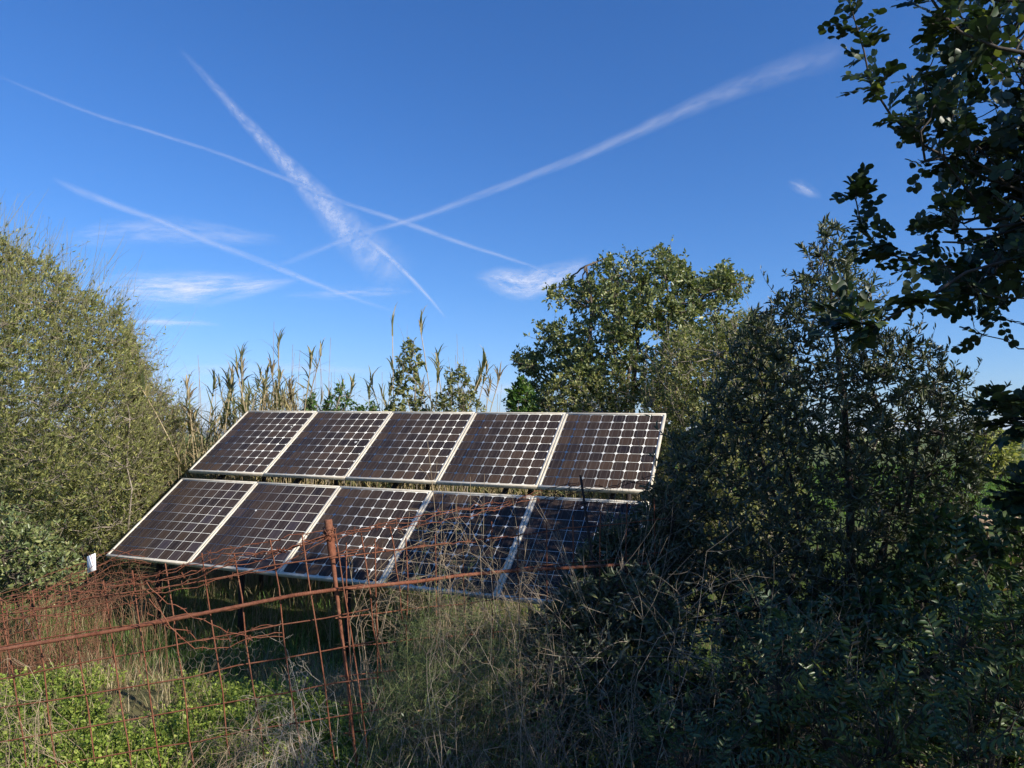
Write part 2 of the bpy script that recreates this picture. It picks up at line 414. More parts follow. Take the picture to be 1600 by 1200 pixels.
def ribbon(name, pts, mat, label, cat, group=None, n=90, kind=None):
    """pts: (x, y, half width, density) along the trail"""
    p = np.array(pts, float); s = np.concatenate([[0], np.cumsum(np.hypot(*np.diff(p[:, :2], axis=0).T))])
    t = np.linspace(0, s[-1], n)
    q = np.stack([np.interp(t, s, p[:, i]) for i in range(4)], -1)
    h = 7; ker = np.hanning(2 * h + 3)[1:-1]; ker /= ker.sum()
    for i in range(4):
        e = np.concatenate([2 * q[0, i] - q[h:0:-1, i], q[:, i], 2 * q[-1, i] - q[-2:-h - 2:-1, i]])
        q[:, i] = np.convolve(e, ker, 'valid')
    q[:, 2] = np.maximum(q[:, 2], 2)
    T = nrm(np.gradient(q[:, :2], axis=0)); N = np.stack([-T[:, 1], T[:, 0]], -1)
    vs = np.linspace(-1, 1, 5)
    px = q[:, None, 0] + N[:, None, 0] * q[:, None, 2] * vs; py = q[:, None, 1] + N[:, None, 1] * q[:, None, 2] * vs
    V = sky_pt(px, py)
    ii = np.arange(n * 5).reshape(n, 5); F = np.stack([ii[:-1, :-1], ii[1:, :-1], ii[1:, 1:], ii[:-1, 1:]], -1).reshape(-1, 4)
    uv = np.stack(np.broadcast_arrays((t / 100)[:, None], vs[None]), -1).reshape(-1, 2)
    o = mesh_obj(name, [(V.reshape(-1, 3), F)], mat, smooth=True, uv=uv)
    a = o.data.color_attributes.new('thickness', 'FLOAT_COLOR', 'POINT')
    c = np.ones((n * 5, 4), np.float32); c[:, :3] = np.repeat(np.clip(q[:, 3], 0, 1), 5)[:, None]; a.data.foreach_set('color', c.ravel())
    tag(o, label, cat, group, kind); return o

ribbon('contrail', [(275, 70, 5, 0), (320, 118, 8, .35), (370, 175, 11, .7), (420, 228, 14, .9), (470, 280, 20, 1), (520, 335, 30, 1), (560, 378, 40, .9), (600, 412, 44, .55), (640, 440, 40, 0)],
       cloud_mat('wide contrail', 0.75, 5.5, 1.3, 3.7, .2, .9), 'widest feathery contrail fanning out above the middle of the panels', 'contrail', 'contrails in the blue sky')
ribbon('contrail', [(560, 362, 5, .0), (600, 395, 6, .7), (640, 432, 5, .7), (670, 465, 4, .6), (696, 496, 3, .1)],
       cloud_mat('thin contrail tail', 0.60, 1.5, .6, 5, .1, .6), 'short thin contrail dropping steeply towards the reeds', 'contrail', 'contrails in the blue sky')
ribbon('contrail', [(1330, 70, 34, 0), (1280, 92, 30, .45), (1200, 118, 24, .6), (1100, 158, 18, .7), (1000, 203, 13, .8), (920, 240, 10, .85), (850, 267, 9, .85), (750, 305, 8, .8), (650, 342, 7, .85), (580, 360, 6, .7), (510, 385, 7, .5), (450, 410, 7, .35), (390, 428, 6, 0)],
       cloud_mat('long contrail', 0.35, 1.6, 1.0, 9, .2, .75), 'long contrail rising to the carob branch at upper right', 'contrail', 'contrails in the blue sky', 140)
ribbon('contrail', [(0, 120, 3, .1), (80, 153, 4, .4), (150, 180, 4, .5), (250, 210, 4, .6), (350, 242, 4, .6), (440, 277, 5, .6), (540, 318, 5, .7), (640, 350, 6, .85), (720, 380, 5, .8), (800, 405, 4, .7), (870, 430, 4, .2)],
       cloud_mat('thin contrail', 0.36, 1.8, .6, 14, .15, .7), 'hair-thin contrail crossing the sky from the left edge to the small cloud', 'contrail', 'contrails in the blue sky', 140)
ribbon('contrail', [(80, 278, 6, 0), (120, 297, 9, .55), (170, 317, 8, .7), (250, 345, 7, .75), (330, 380, 7, .8), (400, 405, 7, .8), (480, 438, 6, .7), (550, 465, 5, .55), (620, 488, 5, 0)],
       cloud_mat('lower contrail', 0.41, 1.6, .7, 21, .15, .7), 'lowest contrail, sloping down above the left bush', 'contrail', 'contrails in the blue sky', 140)
CL = 'thin cirrus wisps'
ribbon('cirrus_cloud', [(60, 372, 10, 0), (160, 366, 26, .5), (250, 360, 30, .6), (350, 368, 22, .55), (450, 376, 8, 0)], cloud_mat('cirrus a', .9, 1.0, 1.4, 31, .3, .85), 'faint cirrus wisp crossed by the lowest contrail', 'cloud', CL)
ribbon('cirrus_cloud', [(130, 446, 8, 0), (200, 450, 30, .9), (300, 452, 36, 1), (390, 446, 24, .7), (470, 436, 8, 0)], cloud_mat('cirrus b', 1.5, .8, 1.8, 37, .3, .85), 'brightest long cirrus streak beside the left bush', 'cloud', CL)
ribbon('cirrus_cloud', [(190, 502, 4, 0), (250, 503, 10, .8), (310, 503, 9, .5), (350, 508, 3, 0)], cloud_mat('cirrus c', .8, 1.3, 1.3, 41, .3, .75), 'small pale cirrus streak low over the left bush', 'cloud', CL)
ribbon('cirrus_cloud', [(740, 432, 8, 0), (780, 438, 26, .8), (815, 446, 30, 1), (850, 440, 30, .9), (890, 425, 24, .5), (930, 405, 12, 0)], cloud_mat('cirrus d', 1.1, 1.6, 1.2, 47, .3, .75), 'small white cloud patch left of the carob top', 'cloud', CL)
ribbon('cirrus_cloud', [(1230, 283, 6, 0), (1250, 292, 14, .8), (1268, 300, 12, .6), (1285, 308, 5, 0)], cloud_mat('cirrus e', .6, 2, 1.2, 53, .3, .75), 'tiny cloud puff near the overhanging branch tip', 'cloud', CL)
ribbon('cirrus_cloud', [(440, 462, 5, 0), (520, 458, 14, .6), (600, 456, 12, .7), (650, 454, 4, 0)], cloud_mat('cirrus f', .8, 1.3, 1.5, 61, .35, .8), 'faint cirrus streak above the tall reed', 'cloud', CL)
ribbon('cirrus_cloud', [(640, 612, 6, 0), (720, 610, 15, .8), (800, 610, 15, .8), (900, 606, 6, .5)], cloud_mat('cirrus g', .5, .8, .8, 67, .2, .7), 'pale cloud bank low on the horizon', 'cloud', CL)
ribbon('cirrus_cloud', [(200, 585, 6, 0), (320, 578, 12, .6), (480, 576, 12, .6), (620, 582, 6, 0)], cloud_mat('cirrus h', .6, .6, 1.0, 71, .2, .8), 'hazy cirrus band over the reeds', 'cloud', CL)

# ------------------------------------------------------------------ solar panels
def cam2world(v):
    v = np.asarray(v, float); return np.array([v[0], v[2] * CP + v[1] * SP, v[2] * SP - v[1] * CP])
ORG = EYE + cam2world((-3.434, .370, 9.14))
RX = nrm(cam2world((.936, -.008, -.351)))
DN = cam2world((-.287, .557, -.779)); DN = nrm(DN - RX * (RX @ DN))
NR = -np.cross(RX, DN)
if NR[2] < 0: NR = -NR
PW, PH, GAP = 1.075, 1.198, .114

def panel_mats():
    m, nt, b = new_mat('aluminium frame'); b.inputs['Base Color'].default_value = (.62, .56, .44, 1); b.inputs['Metallic'].default_value = .25; b.inputs['Roughness'].default_value = .55
    f = noise(nt, 14, 6, .7); nt.links.new(ramp(nt, [(.3, (.5, .43, .31)), (.7, (.74, .69, .57))], f), b.inputs['Base Color']); M['frame'] = m
    m, nt, b = new_mat('white laminate under glass'); b.inputs['Roughness'].default_value = .5; b.inputs['Specular IOR Level'].default_value = .2
    f = noise(nt, 30, 6, .7); nt.links.new(ramp(nt, [(.3, (.5, .5, .47)), (.7, (.68, .68, .64))], f), b.inputs['Base Color']); M['sheet'] = m
    for nm, stops in (('mono', [(0, (.010, .009, .012)), (.35, (.020, .015, .014)), (.75, (.034, .023, .018)), (1, (.050, .031, .020))]),
                      ('poly', [(0, (.012, .011, .015)), (.5, (.024, .017, .016)), (.85, (.036, .024, .018)), (1, (.028, .027, .042))])):
        m, nt, b = new_mat('silicon cells ' + nm)
        g = nt.nodes.new('ShaderNodeNewGeometry'); c = ramp(nt, stops, g.outputs['Random Per Island'])
        uv = nt.nodes.new('ShaderNodeUVMap'); uv.uv_map = 'UVMap'; sp = nt.nodes.new('ShaderNodeSeparateXYZ'); nt.links.new(uv.outputs[0], sp.inputs[0])
        def mth(op, a, v=None, v2=None):
            q = nt.nodes.new('ShaderNodeMath'); q.operation = op; nt.links.new(a, q.inputs[0])
            if v is not None: q.inputs[1].default_value = v
            if v2 is not None: q.inputs[2].default_value = v2
            return q.outputs[0]
        # two busbars down every cell
        a = mth('ABSOLUTE', mth('SUBTRACT', mth('ABSOLUTE', mth('SUBTRACT', sp.outputs[0], .5)), .24))
        bar = mth('LESS_THAN', a, .009)
        # dust and dried rain marks
        tc = nt.nodes.new('ShaderNodeTexCoord'); oi = nt.nodes.new('ShaderNodeObjectInfo'); av = nt.nodes.new('ShaderNodeVectorMath'); av.operation = 'MULTIPLY_ADD'
        av.inputs[1].default_value = (1, 1, 1); nt.links.new(tc.outputs['Object'], av.inputs[0])
        sh = nt.nodes.new('ShaderNodeVectorMath'); sh.operation = 'SCALE'; sh.inputs[0].default_value = (37, 53, 0); nt.links.new(oi.outputs['Random'], sh.inputs['Scale']); nt.links.new(sh.outputs[0], av.inputs[2])
        dn = noise(nt, 3.0, 7, .7, vec=av.outputs[0]); mp = nt.nodes.new('ShaderNodeMapping'); mp.inputs['Scale'].default_value = (60, 5, 5)
        nt.links.new(av.outputs[0], mp.inputs[0]); st = noise(nt, 1, 5, .6, vec=mp.outputs[0])
        mu = nt.nodes.new('ShaderNodeMath'); mu.operation = 'MULTIPLY'; nt.links.new(dn, mu.inputs[0]); nt.links.new(st, mu.inputs[1])
        d = nt.nodes.new('ShaderNodeMapRange'); d.inputs[1].default_value = .15; d.inputs[2].default_value = .5; d.inputs[3].default_value = 0.02; d.inputs[4].default_value = .14; nt.links.new(mu.outputs[0], d.inputs[0])
        mx = nt.nodes.new('ShaderNodeMix'); mx.data_type = 'RGBA'; nt.links.new(d.outputs[0], mx.inputs[0]); nt.links.new(c, mx.inputs[6]); mx.inputs[7].default_value = (.30, .21, .15, 1)
        m2 = nt.nodes.new('ShaderNodeMix'); m2.data_type = 'RGBA'; nt.links.new(bar, m2.inputs[0]); nt.links.new(mx.outputs[2], m2.inputs[6]); m2.inputs[7].default_value = (.12, .11, .10, 1)
        nt.links.new(m2.outputs[2], b.inputs['Base Color']); b.inputs['Roughness'].default_value = .35; b.inputs['Specular IOR Level'].default_value = .09
        b.inputs['Coat Weight'].default_value = .02; b.inputs['Coat Roughness'].default_value = .08
        M[nm] = m
panel_mats()

def make_panel(kind):
    """local x along the row, y up the slope, z out of the glass; origin at the middle of the lower edge"""
    th = thing('solar_panel', 'x', 'solar panel', (0, 0, 0), 'solar panels in the rack')
    w_, h_ = PW - .006, PH; b_ = .022; d_ = .02
    fr = [box((0, b_ / 2, 0), (w_ / 2, 0, 0), (0, b_ / 2, 0), (0, 0, d_)), box((0, h_ - b_ / 2, 0), (w_ / 2, 0, 0), (0, b_ / 2, 0), (0, 0, d_))]
    for s in (-1, 1):
        fr.append(box((s * (w_ / 2 - b_ / 2), h_ / 2, 0), (b_ / 2, 0, 0), (0, h_ / 2 - b_ - .0004, 0), (0, 0, d_)))
    fo = mesh_obj('frame', fr, M['frame'], th)
    bv = fo.modifiers.new('b', 'BEVEL'); bv.width = .002; bv.segments = 1
    mesh_obj('backsheet', [box((0, h_ / 2, .008), (w_ / 2 - b_ - .0005, 0, 0), (0, h_ / 2 - b_ - .0005, 0), (0, 0, .004))], M['sheet'], th)
    ix, iy = w_ - 2 * b_ - .012, h_ - 2 * b_ - .014
    px, py = ix / 8, iy / 9
    V = []; F = []; UV = []
    for r in range(9):
        for c in range(8):
            cx = -ix / 2 + (c + .5) * px; cy = b_ + .007 + (r + .5) * py
            hx, hy = px / 2 - .0021, py / 2 - .0021
            if kind == 'mono':
                q = .32; pts = []
                for sx, sy in ((1, 1), (-1, 1), (-1, -1), (1, -1)):
                    a = [(sx * hx, sy * hy * (1 - q)), (sx * hx * (1 - q * .36), sy * hy * (1 - q * .36)), (sx * hx * (1 - q), sy * hy)]
                    if sx * sy < 0: a = a[::-1]
                    pts += a
            else: pts = [(hx, hy), (-hx, hy), (-hx, -hy), (hx, -hy)]
            o = len(V)
            for x, y in pts:
                V.append((cx + x, cy + y, .0126)); UV.append((x / (2 * hx) + .5, y / (2 * hy) + .5))
            F.append([o + i for i in range(len(pts))])
    mesh_obj('cells', [(np.array(V), np.array(F))], M[kind], th, uv=np.array(UV))
    mesh_obj('junction_box', [box((0, h_ * .82, -.012), (.055, 0, 0), (0, .045, 0), (0, 0, .011))], M['dark_iron'], th)
    return th

basis = Matrix(((RX[0], -DN[0], NR[0]), (RX[1], -DN[1], NR[1]), (RX[2], -DN[2], NR[2])))
protos = {k: make_panel(k) for k in ('mono', 'poly')}
names_u = ['far left', 'second from left', 'middle', 'second from right', 'far right']
used = set()
for row in (0, 1):
    for c in range(5):
        kind = 'poly' if (row == 1 and c in (0, 1, 4)) else 'mono'
        t = protos[kind] if kind not in used else copy_tree(protos[kind]); used.add(kind)
        p = ORG + RX * (c + .5) * PW + DN * ((PH if row == 0 else 2 * PH + GAP)) + NR * (.012 * (row == 0))
        t.matrix_world = Matrix.Translation(Vector(p)) @ basis.to_4x4()
        extra = 'square gridded cells' if kind == 'poly' else 'rounded dark cells'
        if row == 1 and c == 4: extra = 'square cells behind branches and wire'
        t['label'] = 'solar panel with %s, %s in the %s row' % (extra, names_u[c], 'upper' if row == 0 else 'lower')

for o in [q for q in COL.objects if q.name.startswith('solar_panel')]:
    for q in range(int(rng.integers(0, 3))):
        x, y = (rng.random() - .5) * .9, .1 + rng.random(); a = np.linspace(0, 2 * math.pi, 11)[:-1]; r = .007 + .008 * rng.random()
        rr = r * (.6 + .6 * rng.random(10)); P = np.stack([x + rr * np.cos(a), y + 1.5 * rr * np.sin(a), 0 * a + .0142], -1); B = P.copy(); B[:, 2] = .0128
        mesh_obj('bird_dropping', [(P, np.arange(10)[None]), (np.concatenate([P, B]), np.array([[i, 10 + i, 10 + (i + 1) % 10, (i + 1) % 10] for i in range(10)]))], M['sheet'], o)

def rack():
    th = thing('panel_rack', 'dark steel rack of posts and rails carrying the tilted solar panels', 'rack', tuple(ORG + RX * 2.7 + DN * 1.25 - np.array([0, 0, 1.2])))
    S_ = 2 * PH + GAP
    for q in (.18, .8, 1.5, 2.32):
        a = ORG + DN * q - NR * .05
        part('rail', [box(a + RX * 2.5 * PW, RX * 2.5 * PW * .985, DN * .02, NR * .024)], M['dark_iron'], th)
    for c in (.35, 1.35, 2.5, 3.65, 4.65):
        x = RX * c * PW
        part('brace', [box(ORG + x + DN * S_ / 2 - NR * .1, RX * .02, DN * S_ / 2 * .93, NR * .02)], M['dark_iron'], th)
        for q in (.25, 2.2):
            top = ORG + x + DN * q - NR * .125; bot = top.copy(); bot[2] = gz(*top[:2]) - .1
            part('post', [box((top + bot) / 2, (.022, 0, 0), (0, .022, 0), (0, 0, (top[2] - bot[2]) / 2))], M['dark_iron'], th)
rack()

# ------------------------------------------------------------------ trees and shrubs
def plant(name, label, cat, poly, Y, D, bases, rounds, radii, leaf, per, Ln, Wd, lm, wm, clusters=0, cr=.2, upb=.5, ang=.9, t0=.15, k=6, group=None, edge=.5, jit=.12, trunk=None, extra_twigs=None, keep=None, lj=.35, rag=0, bias=(0, 0, 0)):
    n = sum(rounds)
    T = poly_targets(poly, n, Y, D, edge, 0)
    if clusters:
        m = sum(rounds[:-1])
        C = T[:clusters]; rest = C[rng.integers(0, clusters, n - m)] + rng.normal(size=(n - m, 3)) * cr
        x, y, f = proj(rest); ok = in_poly(x, y, poly); T = np.concatenate([T[:m], rest[ok]]); rounds = rounds[:-1] + [int(ok.sum())]
        T[:clusters] = C
    if rag:
        m = rounds[-1]; T[-m:] += rag * rng.normal(size=(m, 3)) * (rng.random((m, 1)) < .35)
    if keep is not None:
        ok = keep(T); ok[:rounds[0]] = True
        cs = np.cumsum([0] + rounds); rounds = [int(ok[cs[i]:cs[i + 1]].sum()) for i in range(len(rounds))]; T = T[ok]
    b = np.asarray(bases, float).reshape(-1, 2); b = np.stack([b[:, 0], b[:, 1], gz(b[:, 0], b[:, 1]) - .05], -1)
    T[:, 2] = np.maximum(T[:, 2], gz(T[:, 0], T[:, 1]) + .02)
    th = thing(name, label, cat, tuple(b.mean(0)), group)
    segs = grow(b, T, rounds, jit=jit, k=k)
    tr = []
    for P, (r0, r1) in zip(segs, radii):
        tr.append(tubes(P, np.linspace(r0, r1, P.shape[1])[None] * np.ones((len(P), 1)), 6 if r0 > .015 else 3))
    if trunk: tr += trunk
    part('trunk', tr, M[wm], th, smooth=True)
    lv = []
    pos, d, u = twig_leaves(segs[-1], per, t0, ang, upb, bias)
    m = len(pos); s = 1 + lj * rng.normal(size=m).clip(-1.5, 1.5)
    lv += leaves(pos, d, u, Ln * s, Wd * s, leaf)
    if len(segs) > 2:
        pos, d, u = twig_leaves(segs[-2], max(2, per // 2), .5, ang, upb, bias); m = len(pos); s = 1 + lj * rng.normal(size=m).clip(-1.5, 1.5)
        lv += leaves(pos, d, u, Ln * s, Wd * s, leaf)
    part('crown', flat(lv), M[lm], th)
    if extra_twigs:
        nT, ln, r, wm2 = extra_twigs
        P0 = T[rng.integers(0, len(T), nT)]; c = b.mean(0) + np.array([0, 0, .6])
        d = nrm(nrm(P0 - c) + .55 * rand_dir(nT) + np.array(bias)); e = P0 + d * ln * (.4 + rng.random((nT, 1)))
        part('twigs', [tubes(bez(P0, (P0 + e) / 2 + rng.normal(size=(nT, 3)) * ln * .08, e, 4), np.array([r, r * .8, r * .6, r * .3])[None] * np.ones((nT, 1)), 3)], M[wm2], th)
    return th

def wx(px, Y): return (px - 800) / FPX * Y

# the big bush on the left
plant('wild_olive_bush', 'big feathery grey green bush left of the solar panels', 'bush',
      [(-150, 375), (-60, 355), (5, 372), (20, 392), (40, 390), (55, 412), (75, 400), (92, 420), (112, 428), (122, 455), (150, 455), (165, 485), (188, 478), (192, 510), (207, 530), (205, 560), (222, 600), (228, 640), (246, 690), (252, 760), (232, 840), (175, 890), (90, 905), (-150, 930)],
      9.3, 1.5, [(wx(60, 9.4), 9.4), (wx(-60, 9.5), 9.5), (wx(120, 9.1), 9.1), (wx(180, 9.5), 9.5), (wx(0, 9.0), 9.0)],
      [26, 300, 2600, 19000], [(.015, .008), (.008, .0045), (.005, .003), (.003, .0014)], 'rhomb', 12, .037, .0105, 'bush', 'twig_grey',
      extra_twigs=(5600, .55, .0026, 'twig_straw'), edge=.35, jit=.2, rag=.22, lj=.5, t0=.05, ang=.6, bias=(.4, -.1, .45))
plant('wild_olive_bush', 'thin grey twiggy bush between the big left bush and the reeds', 'bush',
      [(195, 520), (203, 500), (215, 540), (232, 570), (238, 600), (258, 612), (262, 630), (280, 636), (284, 690), (280, 740), (262, 780), (225, 800), (190, 700)],
      9.9, .6, [(wx(235, 9.9), 9.9), (wx(255, 9.9), 9.9)],
      [10, 90, 700, 3200], [(.02, .008), (.007, .004), (.004, .0025), (.0028, .0014)], 'rhomb', 7, .036, .013, 'bush', 'twig_grey',
      extra_twigs=(1100, .4, .0026, 'twig_grey'), edge=.5, jit=.2, rag=.2, lj=.5)
plant('lentisc_shrub', 'broad-leaved green shrub at the foot of the big left bush', 'shrub',
      [(-160, 800), (0, 790), (60, 815), (110, 850), (140, 885), (130, 915), (60, 940), (-160, 950)], 6.6, .6,
      [(wx(20, 6.6), 6.6), (wx(-60, 6.6), 6.6), (wx(90, 6.6), 6.6)], [10, 80, 1100], [(.015, .006), (.005, .003), (.003, .0015)], 'lance', 9, .042, .017, 'carob_far', 'bark', rag=.1)
# carob behind the panels
plant('carob_tree', 'round-crowned carob tree behind the right end of the panels', 'tree',
      [(795, 690), (800, 640), (805, 610), (830, 590), (798, 562), (800, 550), (845, 552), (832, 520), (840, 505), (872, 500), (850, 470), (846, 450), (875, 440), (888, 428), (905, 450), (925, 420), (928, 400), (955, 392), (965, 410), (990, 388), (1003, 395), (1035, 378), (1052, 395), (1065, 405), (1085, 430), (1110, 430), (1132, 402), (1150, 425), (1172, 432), (1172, 480), (1195, 520), (1230, 560), (1230, 700), (1000, 720)],
      12, 1.8, [(wx(985, 12), 12.0)], [7, 60, 560, 6400], [(.06, .012), (.018, .008), (.009, .004), (.004, .002)], 'lance', 11, .06, .028, 'carob_far', 'bark',
      clusters=430, cr=.13, rag=.12, edge=.4, trunk=[tubes(np.array([[wx(985, 12), 12, -.4], [wx(990, 12), 12, .5], [wx(985, 12), 12, 1.3]]), np.array([[.17, .14, .10]]), 10)])
plant('shrub', 'fresh green shrub at the left foot of the carob', 'shrub', [(792, 690), (793, 605), (812, 588), (832, 605), (838, 640), (840, 690)], 10.6, .4, [(wx(815, 10.6), 10.6)],
      [6, 40, 240], [(.012, .006), (.005, .003), (.003, .0015)], 'lance', 11, .06, .028, 'bright_shrub', 'bark')
plant('shrub', 'yellow green shrub below the carob crown, touching the top edge of the panels', 'shrub', [(845, 690), (850, 600), (880, 575), (930, 580), (965, 560), (990, 600), (1000, 690)], 10.4, .6, [(wx(900, 10.4), 10.4), (wx(950, 10.4), 10.4)],
      [8, 60, 500], [(.012, .006), (.005, .003), (.003, .0015)], 'rhomb', 11, .045, .024, 'yellow_shrub', 'twig_grey')
plant('wild_olive_bush', 'pale yellow green bush between the carob and the dark olive', 'bush',
      [(1005, 720), (1000, 620), (1020, 560), (1045, 520), (1080, 505), (1100, 530), (1130, 500), (1180, 480), (1230, 520), (1260, 600), (1260, 900), (1060, 860)], 9.4, 1.0,
      [(wx(1080, 9.4), 9.4), (wx(1150, 9.4), 9.4), (wx(1200, 9.4), 9.4)], [12, 120, 900, 5600], [(.03, .01), (.01, .005), (.005, .003), (.003, .0015)], 'rhomb', 10, .04, .016, 'yellow_shrub', 'twig_grey',
      extra_twigs=(500, .4, .003, 'twig_grey'), edge=.4)
# the shaded olive on the right
OL = [(1278, 350), (1290, 342), (1312, 350), (1330, 395), (1342, 380), (1347, 425), (1345, 452), (1362, 440), (1368, 465), (1385, 480), (1405, 540), (1425, 492), (1442, 530), (1470, 540), (1490, 585), (1490, 545), (1503, 560), (1515, 600), (1540, 625), (1552, 660), (1530, 700), (1540, 760), (1500, 830), (1480, 930), (1330, 1060), (1150, 1020), (1010, 930), (925, 890), (935, 850), (1010, 830), (1040, 760), (1035, 690), (1095, 650), (1130, 560), (1165, 510), (1180, 480), (1210, 490), (1208, 455), (1240, 455), (1240, 420), (1262, 425), (1266, 385), (1280, 380)]
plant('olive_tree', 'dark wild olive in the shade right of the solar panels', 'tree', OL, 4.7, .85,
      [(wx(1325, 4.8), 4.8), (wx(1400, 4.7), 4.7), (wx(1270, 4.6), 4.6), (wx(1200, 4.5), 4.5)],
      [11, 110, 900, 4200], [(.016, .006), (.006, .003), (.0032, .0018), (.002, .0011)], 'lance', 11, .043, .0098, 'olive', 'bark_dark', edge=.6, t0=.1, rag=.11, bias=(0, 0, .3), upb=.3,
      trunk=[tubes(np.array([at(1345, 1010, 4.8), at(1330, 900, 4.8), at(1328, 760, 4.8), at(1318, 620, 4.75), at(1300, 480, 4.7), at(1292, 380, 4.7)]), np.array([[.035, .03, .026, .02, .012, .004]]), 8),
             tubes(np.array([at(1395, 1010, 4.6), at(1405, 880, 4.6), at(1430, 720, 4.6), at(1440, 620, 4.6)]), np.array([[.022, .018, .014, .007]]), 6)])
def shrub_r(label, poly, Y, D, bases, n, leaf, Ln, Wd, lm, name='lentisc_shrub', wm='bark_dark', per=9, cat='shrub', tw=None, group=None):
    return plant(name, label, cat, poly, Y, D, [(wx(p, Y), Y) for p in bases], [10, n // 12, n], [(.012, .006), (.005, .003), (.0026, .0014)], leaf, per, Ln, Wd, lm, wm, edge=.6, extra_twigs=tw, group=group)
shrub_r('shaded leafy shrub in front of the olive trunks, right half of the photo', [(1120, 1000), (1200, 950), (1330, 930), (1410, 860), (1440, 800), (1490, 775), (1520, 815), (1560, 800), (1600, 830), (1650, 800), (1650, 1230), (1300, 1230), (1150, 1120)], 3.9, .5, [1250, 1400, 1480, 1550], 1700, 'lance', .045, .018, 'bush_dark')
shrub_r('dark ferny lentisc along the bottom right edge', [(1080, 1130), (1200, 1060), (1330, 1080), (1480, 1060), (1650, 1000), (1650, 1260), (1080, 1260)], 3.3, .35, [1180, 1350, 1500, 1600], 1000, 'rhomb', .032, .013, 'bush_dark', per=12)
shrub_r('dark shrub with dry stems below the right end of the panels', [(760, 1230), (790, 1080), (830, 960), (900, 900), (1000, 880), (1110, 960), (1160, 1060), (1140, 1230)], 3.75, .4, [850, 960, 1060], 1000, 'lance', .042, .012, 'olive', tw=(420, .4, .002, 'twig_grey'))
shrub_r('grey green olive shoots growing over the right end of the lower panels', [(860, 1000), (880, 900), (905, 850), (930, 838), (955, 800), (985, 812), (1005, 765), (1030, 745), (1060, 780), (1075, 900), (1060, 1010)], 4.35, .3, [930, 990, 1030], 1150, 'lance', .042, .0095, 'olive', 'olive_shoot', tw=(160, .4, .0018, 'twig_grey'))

def ferny(label, pts, Y, n, leafl, mat, group=None):
    """a low plant of pinnate leaves rising from the ground at the pixels pts"""
    c = np.array([at(x, y, Y + .3 * rng.normal()) for x, y in pts]); th = thing('lentisc_shrub', label, 'shrub', (float(c[:, 0].mean()), Y, float(gz(c[:, 0].mean(), Y))), group)
    q = c[rng.integers(0, len(c), n)] + rng.normal(size=(n, 3)) * np.array([.11, .11, .09]); root = np.array([c[:, 0].mean(), Y, 0.0]); root[2] = gz(root[0], Y)
    b0 = c + np.array([0, 0, -.12]); st = bez(np.repeat(root[None], len(c), 0), (root + b0) / 2 + np.array([0, 0, .1]), b0, 7)
    wood = [tubes(st, np.linspace(.008, .003, 7)[None] * np.ones((len(c), 1)), 5)]
    near = b0[np.argmin(((q[:, None] - c[None]) ** 2).sum(-1), 1)]; wood.append(tubes(bez(near, (near + q) / 2 + .02 * rng.normal(size=(n, 3)), q, 4), np.linspace(.0025, .0012, 4)[None] * np.ones((n, 1)), 3))
    d = nrm(nrm(q - near) * .5 + rand_dir(n) + np.array([0, -.3, .1])); u = nrm(rand_dir(n) * .6 + np.array([0, -.2, 1])); s_ = nrm(np.cross(u, d)); u = np.cross(d, s_)
    ln = leafl * 3.4 * (.7 + .6 * rng.random(n)); R3 = np.stack([q, q + d * ln[:, None] * .5, q + d * ln[:, None] + np.array([0, 0, -.2]) * ln[:, None] * .4], 1); wood.append(tubes(R3, .0009, 3))
    part('trunk', wood, M['bark_dark'], th, smooth=True)
    P_, D_, U_ = [], [], []
    for t in np.linspace(.15, .95, 5):
        for sd in (1, -1):
            P_.append(R3[:, 0] * (1 - t) ** 2 + R3[:, 1] * 2 * t * (1 - t) + R3[:, 2] * t * t); D_.append(nrm(s_ * sd + d * .55 + .15 * rand_dir(n))); U_.append(nrm(u + .2 * rand_dir(n)))
    P_, D_, U_ = np.concatenate(P_), np.concatenate(D_), np.concatenate(U_); L_ = leafl * (.7 + .6 * rng.random(len(P_)))
    part('crown', leaves(P_, D_, U_, L_, L_ * .36, 'lance'), M[mat], th)
M['blue_green'] = leaf_mat('blue green pinnate leaves', [(0, (.03, .06, .03)), (.6, (.055, .10, .045)), (1, (.11, .15, .06))], .45, .25, .4)
ferny('blue green pinnate sprig plant in the shade, lower middle right', [(1195, 1010), (1215, 1030), (1240, 1015), (1180, 1050), (1230, 1060), (1260, 1045)], 3.2, 170, .034, 'blue_green')
ferny('pinnate leafed seedling in the shade at the bottom edge', [(1010, 1150), (1040, 1165), (1070, 1150), (990, 1180), (1090, 1185)], 3.0, 120, .032, 'blue_green')
ferny('pinnate shoots of the lentisc at the bottom right edge', [(1290, 1120), (1330, 1150), (1380, 1130), (1440, 1160), (1510, 1130), (1570, 1150), (1420, 1190)], 2.95, 220, .034, 'bush_dark')
ferny('pinnate shoots hanging in the shade near the right edge', [(1500, 960), (1540, 990), (1560, 1030), (1520, 1050), (1585, 960), (1590, 1060)], 3.0, 150, .04, 'blue_green')

